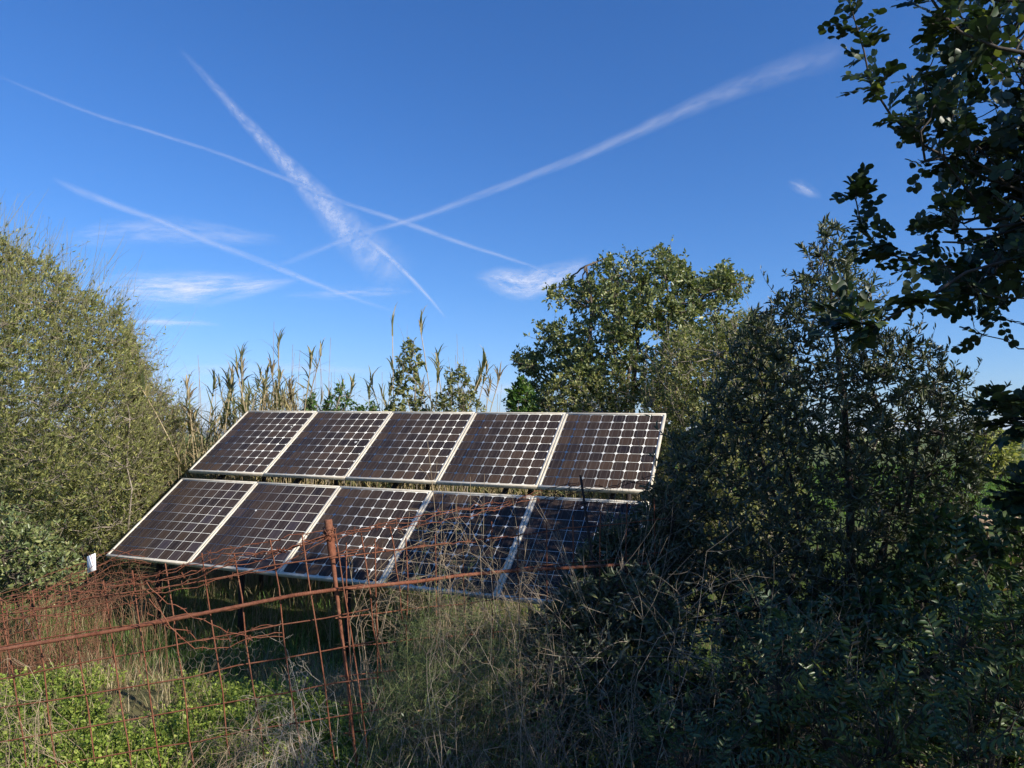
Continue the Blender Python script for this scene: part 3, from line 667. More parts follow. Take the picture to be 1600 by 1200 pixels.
# ------------------------------------------------------------------ overhanging carob on the right: trunk stands right of the path
def big_carob():
    dense = [(1440, -60), (1415, 40), (1450, 95), (1415, 160), (1450, 240), (1450, 285), (1500, 300), (1445, 330), (1415, 370), (1470, 400), (1450, 440), (1490, 470), (1505, 500), (1530, 520), (1550, 515), (1560, 480), (1640, 440), (1760, 440), (1760, -160), (1450, -160)]
    low = [(1580, 585), (1640, 580), (1760, 580), (1760, 700), (1600, 690), (1590, 650)]
    def ok(P):
        x, y, f = proj(P)
        inframe = (f > .1) & (x > -60) & (x < 1640) & (y > -160) & (y < 1260)
        r = (~inframe & ~((x < 1640) & (f > .1) & (y < -160))) | in_poly(x, y, dense) | (in_poly(x, y, low) & (rng.random(len(x)) < .4))
        return r & (np.linalg.norm(P - EYE, axis=1) > .9)
    T = []
    for c, r, n in (((2.45, 3.15, 2.75), (1.25, .6, 1.3), 680), ((3.4, 2.2, 2.6), (1.25, 1.1, 1.3), 520), ((4.2, 3.4, 2.5), (1.3, 1.0, 1.4), 260), ((2.5, 1.25, 1.55), (1.0, .7, .85), 330), ((3.4, .4, 2.3), (1.3, 1.0, 1.3), 200)):  # crown lobes out of view are placed to shade the olive, fence and post
        d = rand_dir(n) * (rng.random((n, 1)) ** (1 / 2.2)); T.append(np.array(c) + d * np.array(r))
    T = np.concatenate(T); T = T[ok(T)]; rng.shuffle(T)
    # branches that reach into the view
    br = [[(1720, 330, 2.8), (1580, 292, 3.05), (1520, 270, 3.0), (1440, 225, 2.95), (1392, 180, 2.9), (1360, 130, 2.9), (1350, 80, 2.9), (1335, 30, 2.9), (1322, -20, 2.9)],
          [(1740, 440, 3.0), (1600, 436, 3.0), (1530, 425, 3.0), (1450, 412, 3.0), (1410, 405, 3.0), (1370, 385, 3.0), (1345, 350, 3.0), (1338, 315, 3.0), (1328, 290, 3.0)],
          [(1740, 390, 2.7), (1600, 400, 2.7), (1510, 425, 2.7), (1450, 465, 2.65), (1392, 495, 2.6), (1365, 510, 2.6), (1345, 505, 2.6), (1325, 495, 2.6), (1310, 485, 2.6)],
          [(1740, 640, 2.7), (1660, 650, 2.7), (1630, 658, 2.7), (1610, 664, 2.7), (1598, 666, 2.7), (1588, 660, 2.7), (1582, 648, 2.7), (1578, 636, 2.7), (1574, 620, 2.7)],
          [(1740, 100, 2.4), (1640, 90, 2.4), (1560, 75, 2.4), (1500, 50, 2.4), (1470, 20, 2.4), (1450, -10, 2.4), (1440, -30, 2.4), (1430, -50, 2.4), (1425, -60, 2.4)],
          [(1740, 800, 2.6), (1690, 790, 2.6), (1660, 784, 2.6), (1640, 780, 2.6), (1625, 778, 2.6), (1612, 776, 2.6), (1604, 774, 2.6), (1598, 772, 2.6), (1592, 770, 2.6)]]
    BR = np.array([[at(*q) for q in b] for b in br])
    base = np.array([3.75, 1.9, gz(3.75, 1.9) - .1]); fork = np.array([3.75, 2.35, 2.5])
    th = thing('carob_tree', 'carob tree overhanging the path, leafy branches hanging in from the right edge', 'tree', tuple(base))
    start = [np.stack([base, (base + fork) / 2 + np.array([.12, .05, 0]), fork])]
    segs = grow([fork], T, [16, 260, len(T) - 276], up=.15, jit=.14, k=6)
    wood = [tubes(np.array(start), np.array([[.2, .17, .14]]), 10)]
    for r_ in range(3):                             # nothing may hang across the open view
        x, y, f = proj(segs[r_]); vis = (f > .1) & (x > -40) & (x < 1610) & (y > -20) & (y < 1220)
        stray = (vis & (x < 1300)).any(1) | ((vis & ~in_poly(x, y, dense) & ~in_poly(x, y, low)).mean(1) > (.3 if r_ < 2 else .8)); segs[r_] = segs[r_][~stray]
    for P, (a, b) in zip(segs, [(.022, .006), (.009, .004), (.004, .0018)]):
        wood.append(tubes(P, np.linspace(a, b, 6)[None] * np.ones((len(P), 1)), 6 if a > .01 else 4))
    wood.append(tubes(BR, np.linspace(.0075, .0022, 9)[None] * np.ones((len(BR), 1)), 6))
    lk = bez(np.repeat(fork[None], len(BR), 0), (fork + BR[:, 0]) / 2 + np.array([.3, 0, .2]), BR[:, 0], 8)
    wood.append(tubes(lk, np.linspace(.045, .008, 8)[None] * np.ones((len(BR), 1)), 6))
    # compound leaves: a stalk with pairs of leaflets
    pos, d, u = twig_leaves(segs[-1], 4, .3, 1.1, .5)
    # leaves crowd along the visible branches
    seg2 = []
    for b in BR:
        f = rng.random(42) * 5.9 + 2.05; i = np.minimum(f.astype(int), 7); fr = (f - i)[:, None]
        p = b[i] * (1 - fr) + b[i + 1] * fr; tn = nrm(b[i + 1] - b[i]); seg2.append((p, nrm(tn * .45 + .9 * rand_dir(42) * np.array([1, 1, .7])), nrm(rand_dir(42) * .5 + np.array([0, -.2, .8]))))
    pos = np.concatenate([pos] + [s[0] for s in seg2]); d = np.concatenate([d] + [s[1] for s in seg2]); u = np.concatenate([u] + [s[2] for s in seg2])
    x, y, f = proj(pos + d * .08)
    clear = ~((f > .1) & (x > -40) & (x < 1270) & (y > -60) & (y < 1260)) & (np.linalg.norm(pos - EYE, axis=1) > .85)
    pos, d, u = pos[clear], d[clear], u[clear]
    n = len(pos); ln = .075 + .055 * rng.random(n)
    d = nrm(d); s = nrm(np.cross(u, d)); u = np.cross(d, s)
    droop = np.array([0, 0, -.25])
    R3 = np.stack([pos, pos + d * ln[:, None] * .5 + droop * ln[:, None] * .1, pos + d * ln[:, None] + droop * ln[:, None] * .35], 1)
    wood.append(tubes(R3, .0013, 3))
    part('trunk', wood, M['bark_dark'], th, smooth=True)
    lp, ldr, lu, ll = [], [], [], []
    for t, side in [(.25, 1), (.25, -1), (.52, 1), (.52, -1), (.78, 1), (.78, -1), (1, .45), (1, -.45)]:
        k = rng.random(n) < .93
        p = R3[:, 0] * (1 - t) ** 2 + R3[:, 1] * 2 * t * (1 - t) + R3[:, 2] * t * t
        q = nrm(s * side + d * (.35 + .4 * rng.random((n, 1))) + .25 * rand_dir(n)); lp.append(p[k]); ldr.append(q[k]); lu.append(nrm(u + .35 * rand_dir(n))[k]); ll.append((.029 + .017 * rng.random(n))[k])
    lp, ldr, lu, ll = [np.concatenate(a) for a in (lp, ldr, lu, ll)]
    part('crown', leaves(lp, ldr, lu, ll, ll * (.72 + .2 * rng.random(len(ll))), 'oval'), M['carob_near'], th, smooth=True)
big_carob()

# ------------------------------------------------------------------ reeds and shrubs behind the panels
def reed(name, label, h, tuft, nl, dry, group):
    th = thing(name, label, 'reed', (0, 0, 0), group)
    lean = rng.normal(size=2) * .15 * h
    t = np.linspace(0, 1, 8)[:, None]
    P = np.concatenate([t ** 1.6 * lean, t * h], 1)
    mesh_obj('stem', [tubes(P[None], np.linspace(.010, .006, 8)[None], 5)], M['straw'], th, smooth=True)
    if nl:
        tt = np.concatenate([.45 + .5 * rng.random(nl), .93 + .07 * rng.random(tuft)]); f = tt * 7; i = np.minimum(f.astype(int), 6); fr = (f - i)[:, None]
        pos = P[i] * (1 - fr) + P[i + 1] * fr; n = len(pos); a = rng.random(n) * 6.28; el = np.concatenate([.25 + .6 * rng.random(nl), .9 + .6 * rng.random(tuft)])
        d = np.stack([np.cos(a) * np.cos(el), np.sin(a) * np.cos(el), np.sin(el)], -1); side = np.stack([-np.sin(a), np.cos(a), 0 * a], -1)
        up = np.cross(d, side); up = np.where(up[:, 2:3] < 0, -up, up)
        L = np.concatenate([.2 + .24 * rng.random(nl), .16 + .14 * rng.random(tuft)])
        mesh_obj('foliage', flat(leaves(pos, d, up, L, .022 + .014 * rng.random(n), 'blade')), M['grass_dry'] if dry else M['reed_leaf'], th)
    return th
GR = 'giant reeds behind the solar panels'
kinds = [reed('giant_reed', 'pale leafy giant reed behind the solar panels', 2.6, 6, 13, False, GR), reed('giant_reed', 'x', 2.6, 8, 9, False, GR), reed('giant_reed', 'x', 2.6, 5, 16, False, GR), reed('giant_reed', 'x', 2.6, 7, 12, True, GR), reed('giant_reed', 'x', 2.6, 7, 2, False, GR)]
# (pixel x, pixel y of the tip, kind)
tips = [(272, 585, 4), (310, 590, 0), (318, 572, 3), (326, 615, 2), (345, 600, 1), (368, 575, 0), (384, 572, 3), (392, 560, 1), (399, 590, 2), (412, 582, 0), (436, 545, 1), (452, 570, 3), (463, 560, 0), (480, 605, 2), (428, 600, 3), (405, 610, 0), (443, 605, 0), (300, 625, 2), (335, 640, 3), (355, 620, 0),
        (628, 478, 4), (688, 502, 4), (668, 560, 1), (690, 570, 2), (705, 555, 0), (716, 575, 3), (650, 590, 2), (570, 600, 4), (590, 610, 0), (680, 585, 0), (728, 590, 3), (610, 625, 0), (560, 630, 2), (286, 640, 0), (295, 650, 2), (278, 655, 2), (540, 640, 3), (470, 600, 3), (488, 615, 0), (420, 570, 2), (378, 600, 2), (361, 640, 2), (350, 655, 0), (303, 660, 2), (320, 655, 0)]
first = set()
tips += [(x + 16 * rng.normal(), min(648, y + 12 + 34 * rng.random()), k if k != 4 else 2) for x, y, k in tips if k != 4 or x < 500]
for px_, py_, kd in tips:
    Y = 9.6 + 1.6 * rng.random(); p = at(px_, py_, Y); g = float(gz(p[0], Y))
    src = kinds[kd]; o = src if kd not in first else copy_tree(src); first.add(kd)
    sc = (p[2] - g) / 2.62
    o.location = (p[0], Y, g); o.rotation_euler = (.06 * rng.normal(), .07 * rng.normal(), rng.random() * 6.28); o.scale = (1, 1, sc)
    o['label'] = {0: 'pale leafy giant reed behind the solar panels', 1: 'tufted giant reed with green top behind the solar panels', 2: 'leafiest giant reed behind the solar panels', 3: 'dry straw-coloured giant reed behind the solar panels', 4: 'nearly bare reed with one tuft at its tip'}[kd]
for (px_, lab) in ((272, 'nearly bare reed with one tuft, beside the left bush'), (628, 'tallest tufted bare reed, above the narrow leafy shrub'), (688, 'bare reed with a spiky fan tuft, right of the narrow leafy shrub'), (570, 'short bare reed between two low shrubs behind the panels')):
    for o in COL.objects:
        if o.name.startswith('giant_reed') and abs(o.location[0] - wx(px_, o.location[1])) < .01: o['label'] = lab

# thin leafless canes
CG = 'thin bare canes rising above the reeds'
def cane():
    th = thing('bare_cane', 'thin bare cane rising above the reeds', 'cane', (0, 0, 0), CG)
    t = np.linspace(0, 1, 7)[:, None]; P = np.concatenate([.10 * t ** 2, 0 * t, t * 2.6], 1)
    mesh_obj('stem', [tubes(P[None], np.linspace(.005, .0015, 7)[None], 4)], M['twig_dry'], th)
    return th
c0 = cane()
for j, (px_, py_) in enumerate([(327, 555), (316, 575), (395, 548), (430, 505), (445, 550), (462, 545), (489, 550), (500, 595), (512, 525), (517, 545), (508, 575), (520, 580), (553, 600), (735, 540), (728, 555), (722, 520), (340, 590), (475, 560), (455, 540), (745, 600), (766, 610), (770, 600), (775, 615), (600, 580)]):
    o = c0 if j == 0 else copy_tree(c0); Y = 9.8 + .8 * rng.random(); p = at(px_, py_, Y); g = float(gz(p[0], Y))
    o.location = (p[0], Y, g); o.rotation_euler = (0, 0, rng.random() * 6.28); o.scale = (1.6, 1.6, (p[2] - g) / 2.6)

def cane_thicket():
    n = 3200; x = -5.4 + 8.2 * rng.random(n); Y = 9.5 + 1.6 * rng.random(n)
    pxx = 800 + FPX * x / Y
    top = np.interp(pxx, [250, 300, 360, 390, 490, 500, 560, 700, 760, 900], [1.7, 2.1, 2.4, 2.75, 2.7, 2.15, 2.1, 2.3, 1.9, 1.6]) * (.55 + .45 * rng.random(n))
    z = gz(x, Y); b = np.stack([x, Y, z - .03], -1); e = b + np.stack([.2 * rng.normal(size=n), .12 * rng.normal(size=n), top], -1)
    P = bez(b, (b + e) / 2 + .06 * rng.normal(size=(n, 3)), e, 5)
    o = mesh_obj('dry_reeds', [tubes(P, np.linspace(.006, .0025, 5)[None] * np.ones((n, 1)), 4)], M['straw'])
    tag(o, 'dense thicket of dry cane stems behind the solar panels', 'dry reeds', kind='stuff')
    pos, d, u = twig_leaves(P, 5, .25, .7, .3); m = len(pos)
    mesh_obj('foliage', flat(leaves(pos, d, u, .16 + .18 * rng.random(m), .018, 'blade')), M['reed_leaf'], o)
cane_thicket()
for lab, poly, Yp, n, lm, lnn in (
    ('tall narrow leafy shrub among the reeds behind the panels', [(598, 690), (600, 640), (612, 600), (622, 560), (635, 528), (650, 530), (662, 560), (655, 600), (668, 640), (670, 690)], 9.4, 300, 'yellow_shrub', .05),
    ('low bright shrub behind the second upper panel', [(498, 690), (500, 635), (515, 618), (528, 598), (543, 600), (545, 625), (565, 632), (590, 622), (600, 690)], 9.5, 260, 'bright_shrub', .045),
    ('small bright shrub at the end of the dry reeds behind the first upper panel', [(468, 690), (472, 640), (480, 612), (492, 610), (496, 640), (498, 690)], 9.6, 120, 'bright_shrub', .045),
    ('low twiggy shrub behind the fourth upper panel', [(665, 690), (672, 635), (690, 600), (700, 575), (712, 590), (718, 560), (730, 580), (745, 615), (757, 636), (760, 690)], 9.2, 420, 'yellow_shrub', .04)):
    q = np.array(poly); plant('shrub', lab, 'shrub', poly, Yp, .3, [(wx(q[:, 0].mean(), Yp), Yp)], [5, n // 8, n], [(.01, .005), (.004, .0025), (.0028, .0014)], 'lance', 8, lnn, lnn * .45, lm, 'twig_grey', extra_twigs=(60, .25, .0022, 'twig_grey'))

# ------------------------------------------------------------------ fences
def wob(p0, p1, k, amp):
    t = np.linspace(0, 1, k)[:, None]; P = p0 + (p1 - p0) * t; P[1:-1] += amp * rng.normal(size=(k - 2, 3)); return P
def mesh_fence(name, label, V_, H_, r, mat):
    th = thing(name, label, 'fence', tuple(at(*V_[0][1])))
    for i, (a, b) in enumerate(V_): part('upright_wire', rod(wob(at(*a), at(*b), 6, .004), r, 5), mat, th)
    for i, (a, b) in enumerate(H_): part('cross_wire', rod(wob(at(*a), at(*b), 10, .006), r, 5), mat, th)
    return th
V1 = []
for i in range(-1, 11):
    x0, y0 = 1 + 52.3 * i + rng.normal() * 2, 946 - 11 * i + rng.normal() * 4 - 12
    if i == 10: y0 = 836
    yb = 1235 - rng.random() * 15
    V1.append(((x0, y0, 3.2), (x0 + .145 * (yb - y0), yb, 3.3)))
H1 = []
for j in range(6):
    ya = 963 + 49 * j
    H1.append(((-60, ya + 11 + rng.normal() * 2, 3.2 + .015 * j), (560 + 8 * j, ya - 104 + rng.normal() * 3, 3.22 + .015 * j)))
mesh_fence('wire_mesh_fence', 'rusty leaning welded mesh in front, left of the tube post', V1, H1, .0034, M['rust'])
V2 = []; H2 = []
for x0, y0, x1, yb, Y in [(541, 847, 546, 1150, 3.42), (564, 832, 600, 1080, 3.4), (586, 842, 593, 1200, 3.45), (609, 822, 632, 985, 3.46), (634, 840, 640, 1190, 3.5), (680, 835, 686, 1180, 3.56), (724, 832, 728, 1170, 3.62), (768, 815, 772, 1150, 3.68), (810, 822, 812, 1150, 3.75), (854, 812, 856, 1130, 3.82), (895, 805, 897, 1120, 3.9), (938, 795, 938, 1110, 3.97), (980, 785, 981, 1100, 4.05), (1022, 778, 1024, 1090, 4.12)]:
    V2.append(((x0, y0, Y), (x1, yb, Y + .05)))
for j, y0 in enumerate((872, 922, 966, 1012, 1057, 1102, 1146)):
    H2.append(((518 + 3 * j, y0, 3.4 + .01 * j), (1040, y0 - 62 + j * 2, 4.16)))
mesh_fence('wire_mesh_fence', 'rusty mesh running right of the tube post into the shade', V2, H2, .0034, M['rust'])
V3 = []; H3 = []
for i in range(16):
    x0 = -40 + 12.5 * i; V3.append(((x0, 960 - 5 * i, 5.2 + .03 * i), (x0 + 5, 1062 - 1.2 * i, 5.2 + .03 * i)))
for j in range(5): H3.append(((-50, 968 + 21 * j, 5.2), (152, 890 + 33 * j, 5.65)))
mesh_fence('wire_mesh_fence', 'farther close-meshed rusty fence at the left edge below the bush', V3, H3, .0028, M['rust'])

def posts():
    th = thing('fence_post', 'leaning rusty tube post with wire wound round it, in front of the panels', 'post', tuple(at(545, 1195, 3.3)))
    tube = part('tube', rod(np.array([at(512.5, 812, 3.28), at(515, 835, 3.28), at(520, 872, 3.28)]), .0185, 12), M['rust'], th, True)
    part('stake', rod(np.array([at(519, 866, 3.28), at(530, 960, 3.29), at(545, 1080, 3.3), at(560, 1230, 3.32)]), [.011, .008, .007, .007], 8), M['rust'], th, True)
    a = np.linspace(0, 9 * math.pi, 110); c = at(514.5, 833, 3.28)
    coil = np.stack([np.cos(a) * .026 + .004 * rng.normal(size=110), np.sin(a) * .026, (a / a[-1] - .5) * .055 + .006 * rng.normal(size=110)], -1) + c
    ww = part('wire_winding', rod(coil, .0022, 4), M['rust'], th); ww.parent = tube
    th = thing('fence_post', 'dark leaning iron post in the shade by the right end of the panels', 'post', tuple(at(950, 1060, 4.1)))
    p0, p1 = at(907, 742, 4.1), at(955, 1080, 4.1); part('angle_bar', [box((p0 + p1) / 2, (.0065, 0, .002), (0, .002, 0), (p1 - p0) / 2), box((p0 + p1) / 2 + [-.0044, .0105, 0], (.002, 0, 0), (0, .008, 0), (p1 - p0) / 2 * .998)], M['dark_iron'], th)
posts()
RP = np.array([at(x, y, Y) for x, y, Y in [(-60, 1026, 3.12), (0, 1015, 3.12), (204, 981, 3.15), (460, 930, 3.2), (525, 921, 3.24), (650, 909, 3.4), (720, 899, 3.5), (800, 892, 3.62), (1010, 880, 4.0)]])
th = thing('reinforcing_bar', 'thick ribbed rusty bar running along the mesh from the left edge past the post', 'rusty bar', tuple(RP[0]))
dns = np.array([np.interp(np.linspace(0, 8, 420), np.arange(9), RP[:, i]) for i in range(3)]).T
part('bar', rod(dns, .0082 + .0011 * (np.arange(420) % 3 == 0), 8), M['rust'], th)

BW = 'strands of rusty barbed wire'
def barbed(label, pts, wig=.02, seed=0, mat='rust', r=.0021):
    p = np.array([at(*q) for q in pts]); s = np.concatenate([[0], np.cumsum(np.linalg.norm(np.diff(p, axis=0), axis=1))]); n = max(20, int(s[-1] / .035))
    t = np.linspace(0, s[-1], n); P = np.stack([np.interp(t, s, p[:, i]) for i in range(3)], -1)
    for fq in (1.3, 3.1, 7.0):
        ph = rng.random(3) * 6.28; P += wig / fq ** .6 * np.sin(t[:, None] * fq * 2 + ph) * np.array([.3, .5, 1])
    P[1:-1] += .0045 * rng.normal(size=(n - 2, 3))
    parts = rod(P, r, 4)
    b = np.arange(3, n - 2, 3)
    for i in b:
        for q in range(2):
            d = rand_dir(1)[0] * .016; parts.append(tubes(np.array([[P[i] - d, P[i], P[i] + d]]), r * .75, 3))
    th = thing('barbed_wire', label, 'barbed wire', tuple(P[0]), BW); part('strand', parts, M[mat], th); return th
for i in range(6):
    o = 7 * (i - 2.5)
    barbed('strand of the barbed wire bundle sagging from the left edge to the tube post', [(-60, 965 + o, 3.15), (90, 945 + o * .9, 3.12), (215, 918 + o * .8, 3.14), (330, 888 + o * .7, 3.16), (430, 862 + o * .6, 3.2), (512, 836 + o * .3, 3.26)], .028)
for i in range(3):
    o = 5 * (i - 1)
    barbed('strand of the barbed wire bundle leading right from the tube post', [(513, 838 + o, 3.28), (570, 830 + o, 3.34), (640, 822 + o, 3.45), (720, 805 + o, 3.6), (800, 785 + o, 3.8), (907, 758 + o, 4.08)], .02)
barbed('rusty barbed wire along the second cross wire right of the post', [(520, 872, 3.3), (610, 868, 3.4), (720, 852, 3.5), (820, 838, 3.75)], .03)
barbed('highest shade-coloured strand of barbed wire across the corner of the panels', [(838, 782, 4.0), (907, 750, 4.08), (960, 765, 4.2), (1050, 744, 4.35), (1120, 742, 4.5)], .03, mat='dark_iron')  # shade painted into these strands: dark iron instead of the rust used elsewhere
barbed('middle shade-coloured strand of barbed wire across the corner of the panels', [(840, 802, 4.0), (907, 772, 4.08), (980, 758, 4.2), (1050, 772, 4.35), (1120, 770, 4.5)], .03, mat='dark_iron')
barbed('lowest shade-coloured strand of barbed wire across the corner of the panels', [(845, 806, 4.0), (915, 790, 4.08), (990, 790, 4.2), (1060, 780, 4.35), (1120, 786, 4.5)], .04, mat='dark_iron')
for i in range(5):
    o = 8 * (i - 2)
    barbed('tangled strand of barbed wire on the farther fence by the white tag', [(-50, 975 + o, 5.0), (40, 935 + o, 5.1), (110, 905 + o, 5.3), (175, 885 + o, 5.5), (230, 880 + o, 5.6)], .05)
for i in range(3):
    o = 14 * (i - 1)
    barbed('loose looping strand of barbed wire along the left mesh', [(230, 930 + o, 3.05), (262, 965 + o, 3.05), (300, 992 + o, 3.06), (352, 1000 + o * .4, 3.08), (400, 990, 3.1), (440, 985, 3.12)], .035)

def white_tag():
    th = thing('paper_tag', 'small white tag hanging on the farther fence left of the panels', 'tag', tuple(at(143, 880, 5.35)))
    c = at(143, 880, 5.35); V, F = box(c, (.029, .004, .012), (0, .001, 0), (-.005, 0, .062))
    m = noisy('white plastic sheet', [(.3, (.72, .74, .76)), (.7, (.85, .86, .87))], 20, .5); part('sheet', [(V, F)], m, th)
    part('wire_tie', rod(np.array([at(141, 866, 5.33), at(143, 872, 5.33), at(146, 884, 5.335), at(139, 890, 5.335)]), .0022, 4), M['rust'], th)
white_tag()

def chicken_wire(label, org, nx, ny, s, lean, Y):
    th = thing('chicken_wire', label, 'wire netting', tuple(at(*org, Y)))
    E = []; k = FPX / Y * s; h = k * math.sqrt(3) / 2
    for j in range(ny):
        for i in range(nx):
            cx = org[0] + (i * 1.5) * k; cy = org[1] + (j * 2 + (i % 2)) * h
            c = [(cx + k * math.cos(a), cy + k * math.sin(a)) for a in np.arange(4) * math.pi / 3]
            for a, b in zip(c[:-1], c[1:]): E.append((a, b))
    P = np.array([[at(a[0] + lean * (a[1] - org[1]), a[1] - .18 * (a[0] - org[0]), Y), at(b[0] + lean * (b[1] - org[1]), b[1] - .18 * (b[0] - org[0]), Y)] for a, b in E])
    P[..., 0] += .016 * np.sin(P[..., 2] * 17 + 1) + .008 * np.sin(P[..., 2] * 31 + P[..., 0] * 23); P[..., 1] += .02 * np.sin(P[..., 0] * 9) + .02 * np.sin(P[..., 2] * 13); P[..., 2] += .018 * np.sin(P[..., 0] * 14) + .007 * np.sin(P[..., 0] * 37)
    part('netting', [tubes(P, .0006, 3)], M['galv'], th)
chicken_wire('hexagonal wire netting behind the left mesh beside the dark shade', (280, 1010), 11, 5, .024, .1, 3.36)
chicken_wire('hexagonal wire netting hanging at the foot of the tube post', (500, 1060), 9, 7, .026, .05, 3.4)

# ------------------------------------------------------------------ undergrowth
def scatter(n, x0, x1, y0, y1, f=None):
    P = np.empty((0, 2))
    while len(P) < n:
        q = np.stack([x0 + (x1 - x0) * rng.random(n), y0 + (y1 - y0) * rng.random(n)], -1)
        if f is not None: q = q[rng.random(len(q)) < f(q[:, 0], q[:, 1])]
        P = np.concatenate([P, q])
    return P[:n]
def pn(x, y, s, o=0): return .5 + .25 * np.sin(x * s + 1.3 + o) * np.cos(y * s * 1.2 + o) + .25 * np.sin(x * s * 2.3 + y * s * 1.7 + 2 * o)

def ground_cover():
    def dens(x, y):
        near = np.exp(-((y - 3.5) / 1.1) ** 2); return np.clip(.15 + near, 0, 1) * (pn(x, y, 2.1) > .38) * np.where(x > -.6, .45, 1)
    P = scatter(11000, -4.5, 3.2, 2.7, 6.3, dens); n = len(P)
    h = .05 + .14 * rng.random(n) * np.exp(-((P[:, 1] - 3.5) / 1.6) ** 2)
    b = np.concatenate([P, gz(P[:, 0], P[:, 1])[:, None]], 1); e = b + np.concatenate([.05 * rng.normal(size=(n, 2)), h[:, None]], 1)
    S_ = bez(b, (b + e) / 2, e, 4); pos, d, u = twig_leaves(S_, 11, .3, 1.4, 1.6); d = nrm(d * np.array([1, 1, .45])); m = len(pos)
    L = .009 + .018 * rng.random(m) ** 1.8
    o = mesh_obj('ground_cover', leaves(pos, d, u, L, L * .7, 'lance'), M['cover']); tag(o, 'fresh green leafy ground cover in front of and under the mesh', 'ground cover', kind='stuff')
    mesh_obj('stems', [tubes(S_, .0014, 3)], M['cover'], o)
ground_cover()

def grasses(name, label, n, area, f, hmin, hmax, mat, wd, blades=7):
    P = scatter(n, *area, f); k = n * blades; c = np.repeat(P, blades, 0) + .03 * rng.normal(size=(k, 2))
    b = np.concatenate([c, gz(c[:, 0], c[:, 1])[:, None] - .01], 1); a = rng.random(k) * 6.28; el = .7 + .8 * rng.random(k)
    d = np.stack([np.cos(a) * np.cos(el), np.sin(a) * np.cos(el), np.sin(el)], -1); sd = np.stack([-np.sin(a), np.cos(a), 0 * a], -1); up = np.cross(d, sd); up = np.where(up[:, 2:3] < 0, -up, up)
    o = mesh_obj(name, flat(leaves(b, d, up, hmin + (hmax - hmin) * rng.random(k), wd, 'blade')), mat); tag(o, label, 'grass', kind='stuff')
grasses('dry_grass', 'dry tan grass and litter on the bank behind the mesh', 1500, (-5.5, .5, 3.0, 6.4), lambda x, y: (pn(x, y, 1.7, 2) > .42) * np.where(y > 4.0, 1, .35), .08, .3, M['grass_dry'], .004)
grasses('shade_grass', 'tufts of grass in the shade on the right', 600, (-.8, 4.5, 2.9, 6.5), None, .12, .4, M['grass_green'], .005)
grasses('field_grass', 'bright green grass of the field seen far right', 11000, (4.5, 34, 13, 44), lambda x, y: np.clip((y - 14.5) / 2, 0, 1) * np.clip(20 / y, 0, 1), .15, .4, M['grass_green'], .028, 6)
grasses('meadow_grass', 'grass between the panels and the left bush', 5200, (-7, 2.4, 5.1, 11.5), None, .06, .3, M['grass_green'], .006, 6)
grasses('rack_litter', 'dry stems and dead grass standing under and around the rack', 1500, (-5.5, 2.2, 6.6, 10), None, .15, .6, M['grass_dry'], .004, 5)

def thicket(name, label, poly, Y, D, n, ln, r, mat, cat, forks=3, arch=.5, leafm=None, leafL=.014, leafW=.0025, per=10):
    """a tangle of arching stems with side twigs"""
    T = poly_targets(poly, n, Y, D, .7); b = T.copy(); b[:, 2] = gz(b[:, 0], b[:, 1]); b[:, :2] += .16 * rng.normal(size=(n, 2))
    b[:, 2] = gz(b[:, 0], b[:, 1]) - .02
    k = 7; L = np.linalg.norm(T - b, axis=1, keepdims=True); mid = b * .35 + T * .65 + np.concatenate([.25 * L * rng.normal(size=(n, 2)), arch * L * .5], 1)
    P = bez(b, mid, T, k); P[:, 1:] += .012 * rng.normal(size=P[:, 1:].shape)
    th = thing(name, label, cat, tuple(b.mean(0)))
    parts = [tubes(P, np.linspace(r, r * .45, k)[None] * np.ones((n, 1)), 4)]
    i = rng.integers(2, k, (n, forks)); src = P[np.arange(n)[:, None], i].reshape(-1, 3); m = len(src)
    tan = nrm(P[:, -1] - P[:, -3]).repeat(forks, 0); e = src + nrm(tan * .7 + rand_dir(m)) * ln * (.3 + .7 * rng.random((m, 1)))
    Q = bez(src, (src + e) / 2 + .2 * ln * rng.normal(size=(m, 3)) * .5, e, 5); parts.append(tubes(Q, np.linspace(r * .55, r * .25, 5)[None] * np.ones((m, 1)), 3))
    s2 = Q[:, 3]; e2 = s2 + nrm(nrm(e - src) + rand_dir(m)) * ln * .35; Q2 = np.stack([s2, (s2 + e2) / 2 + .006 * rng.normal(size=(m, 3)), e2], 1); parts.append(tubes(Q2, r * .28, 3))
    part('stems', parts, M[mat], th)
    if leafm:
        pos, d, u = twig_leaves(np.concatenate([Q]), per, .1, 1.6, .3); part('foliage', leaves(pos, d, u, leafL * (.6 + .8 * rng.random(len(pos))), leafW, 'rhomb'), M[leafm], th)
    return th
thicket('thorny_twigs', 'bleached lichen-crusted twiggy bush right of the green cover', [(380, 1230), (390, 1120), (420, 1050), (440, 980), (460, 985), (480, 1060), (510, 1090), (505, 1230)], 3.22, .2, 44, .10, .0016, 'twig_white', 'dry bush', 9, .3)
thicket('thorny_twigs', 'tan dry twig tangle at the bottom between the mesh and the bleached bush', [(290, 1235), (310, 1150), (360, 1110), (420, 1090), (470, 1130), (480, 1235)], 3.3, .25, 90, .14, .002, 'twig_dry', 'dry bush', 4, .3)
thicket('asparagus_bush', 'spiny wild asparagus bush with fine green needles under the panels', [(590, 1150), (605, 1010), (640, 950), (700, 930), (770, 960), (810, 1050), (770, 1150)], 3.35, .25, 105, .26, .0016, 'asparagus_stem', 'bush', 7, .5, 'asparagus', .017, .0018, 34)
thicket('bramble_thicket', 'tangle of dry grey stems in front of the lower right panels', [(620, 1230), (610, 1000), (640, 880), (700, 810), (760, 830), (830, 880), (900, 960), (930, 1230)], 3.65, .35, 95, .3, .0016, 'twig_grey', 'bramble', 5, .4, 'asparagus', .018, .002, 9)
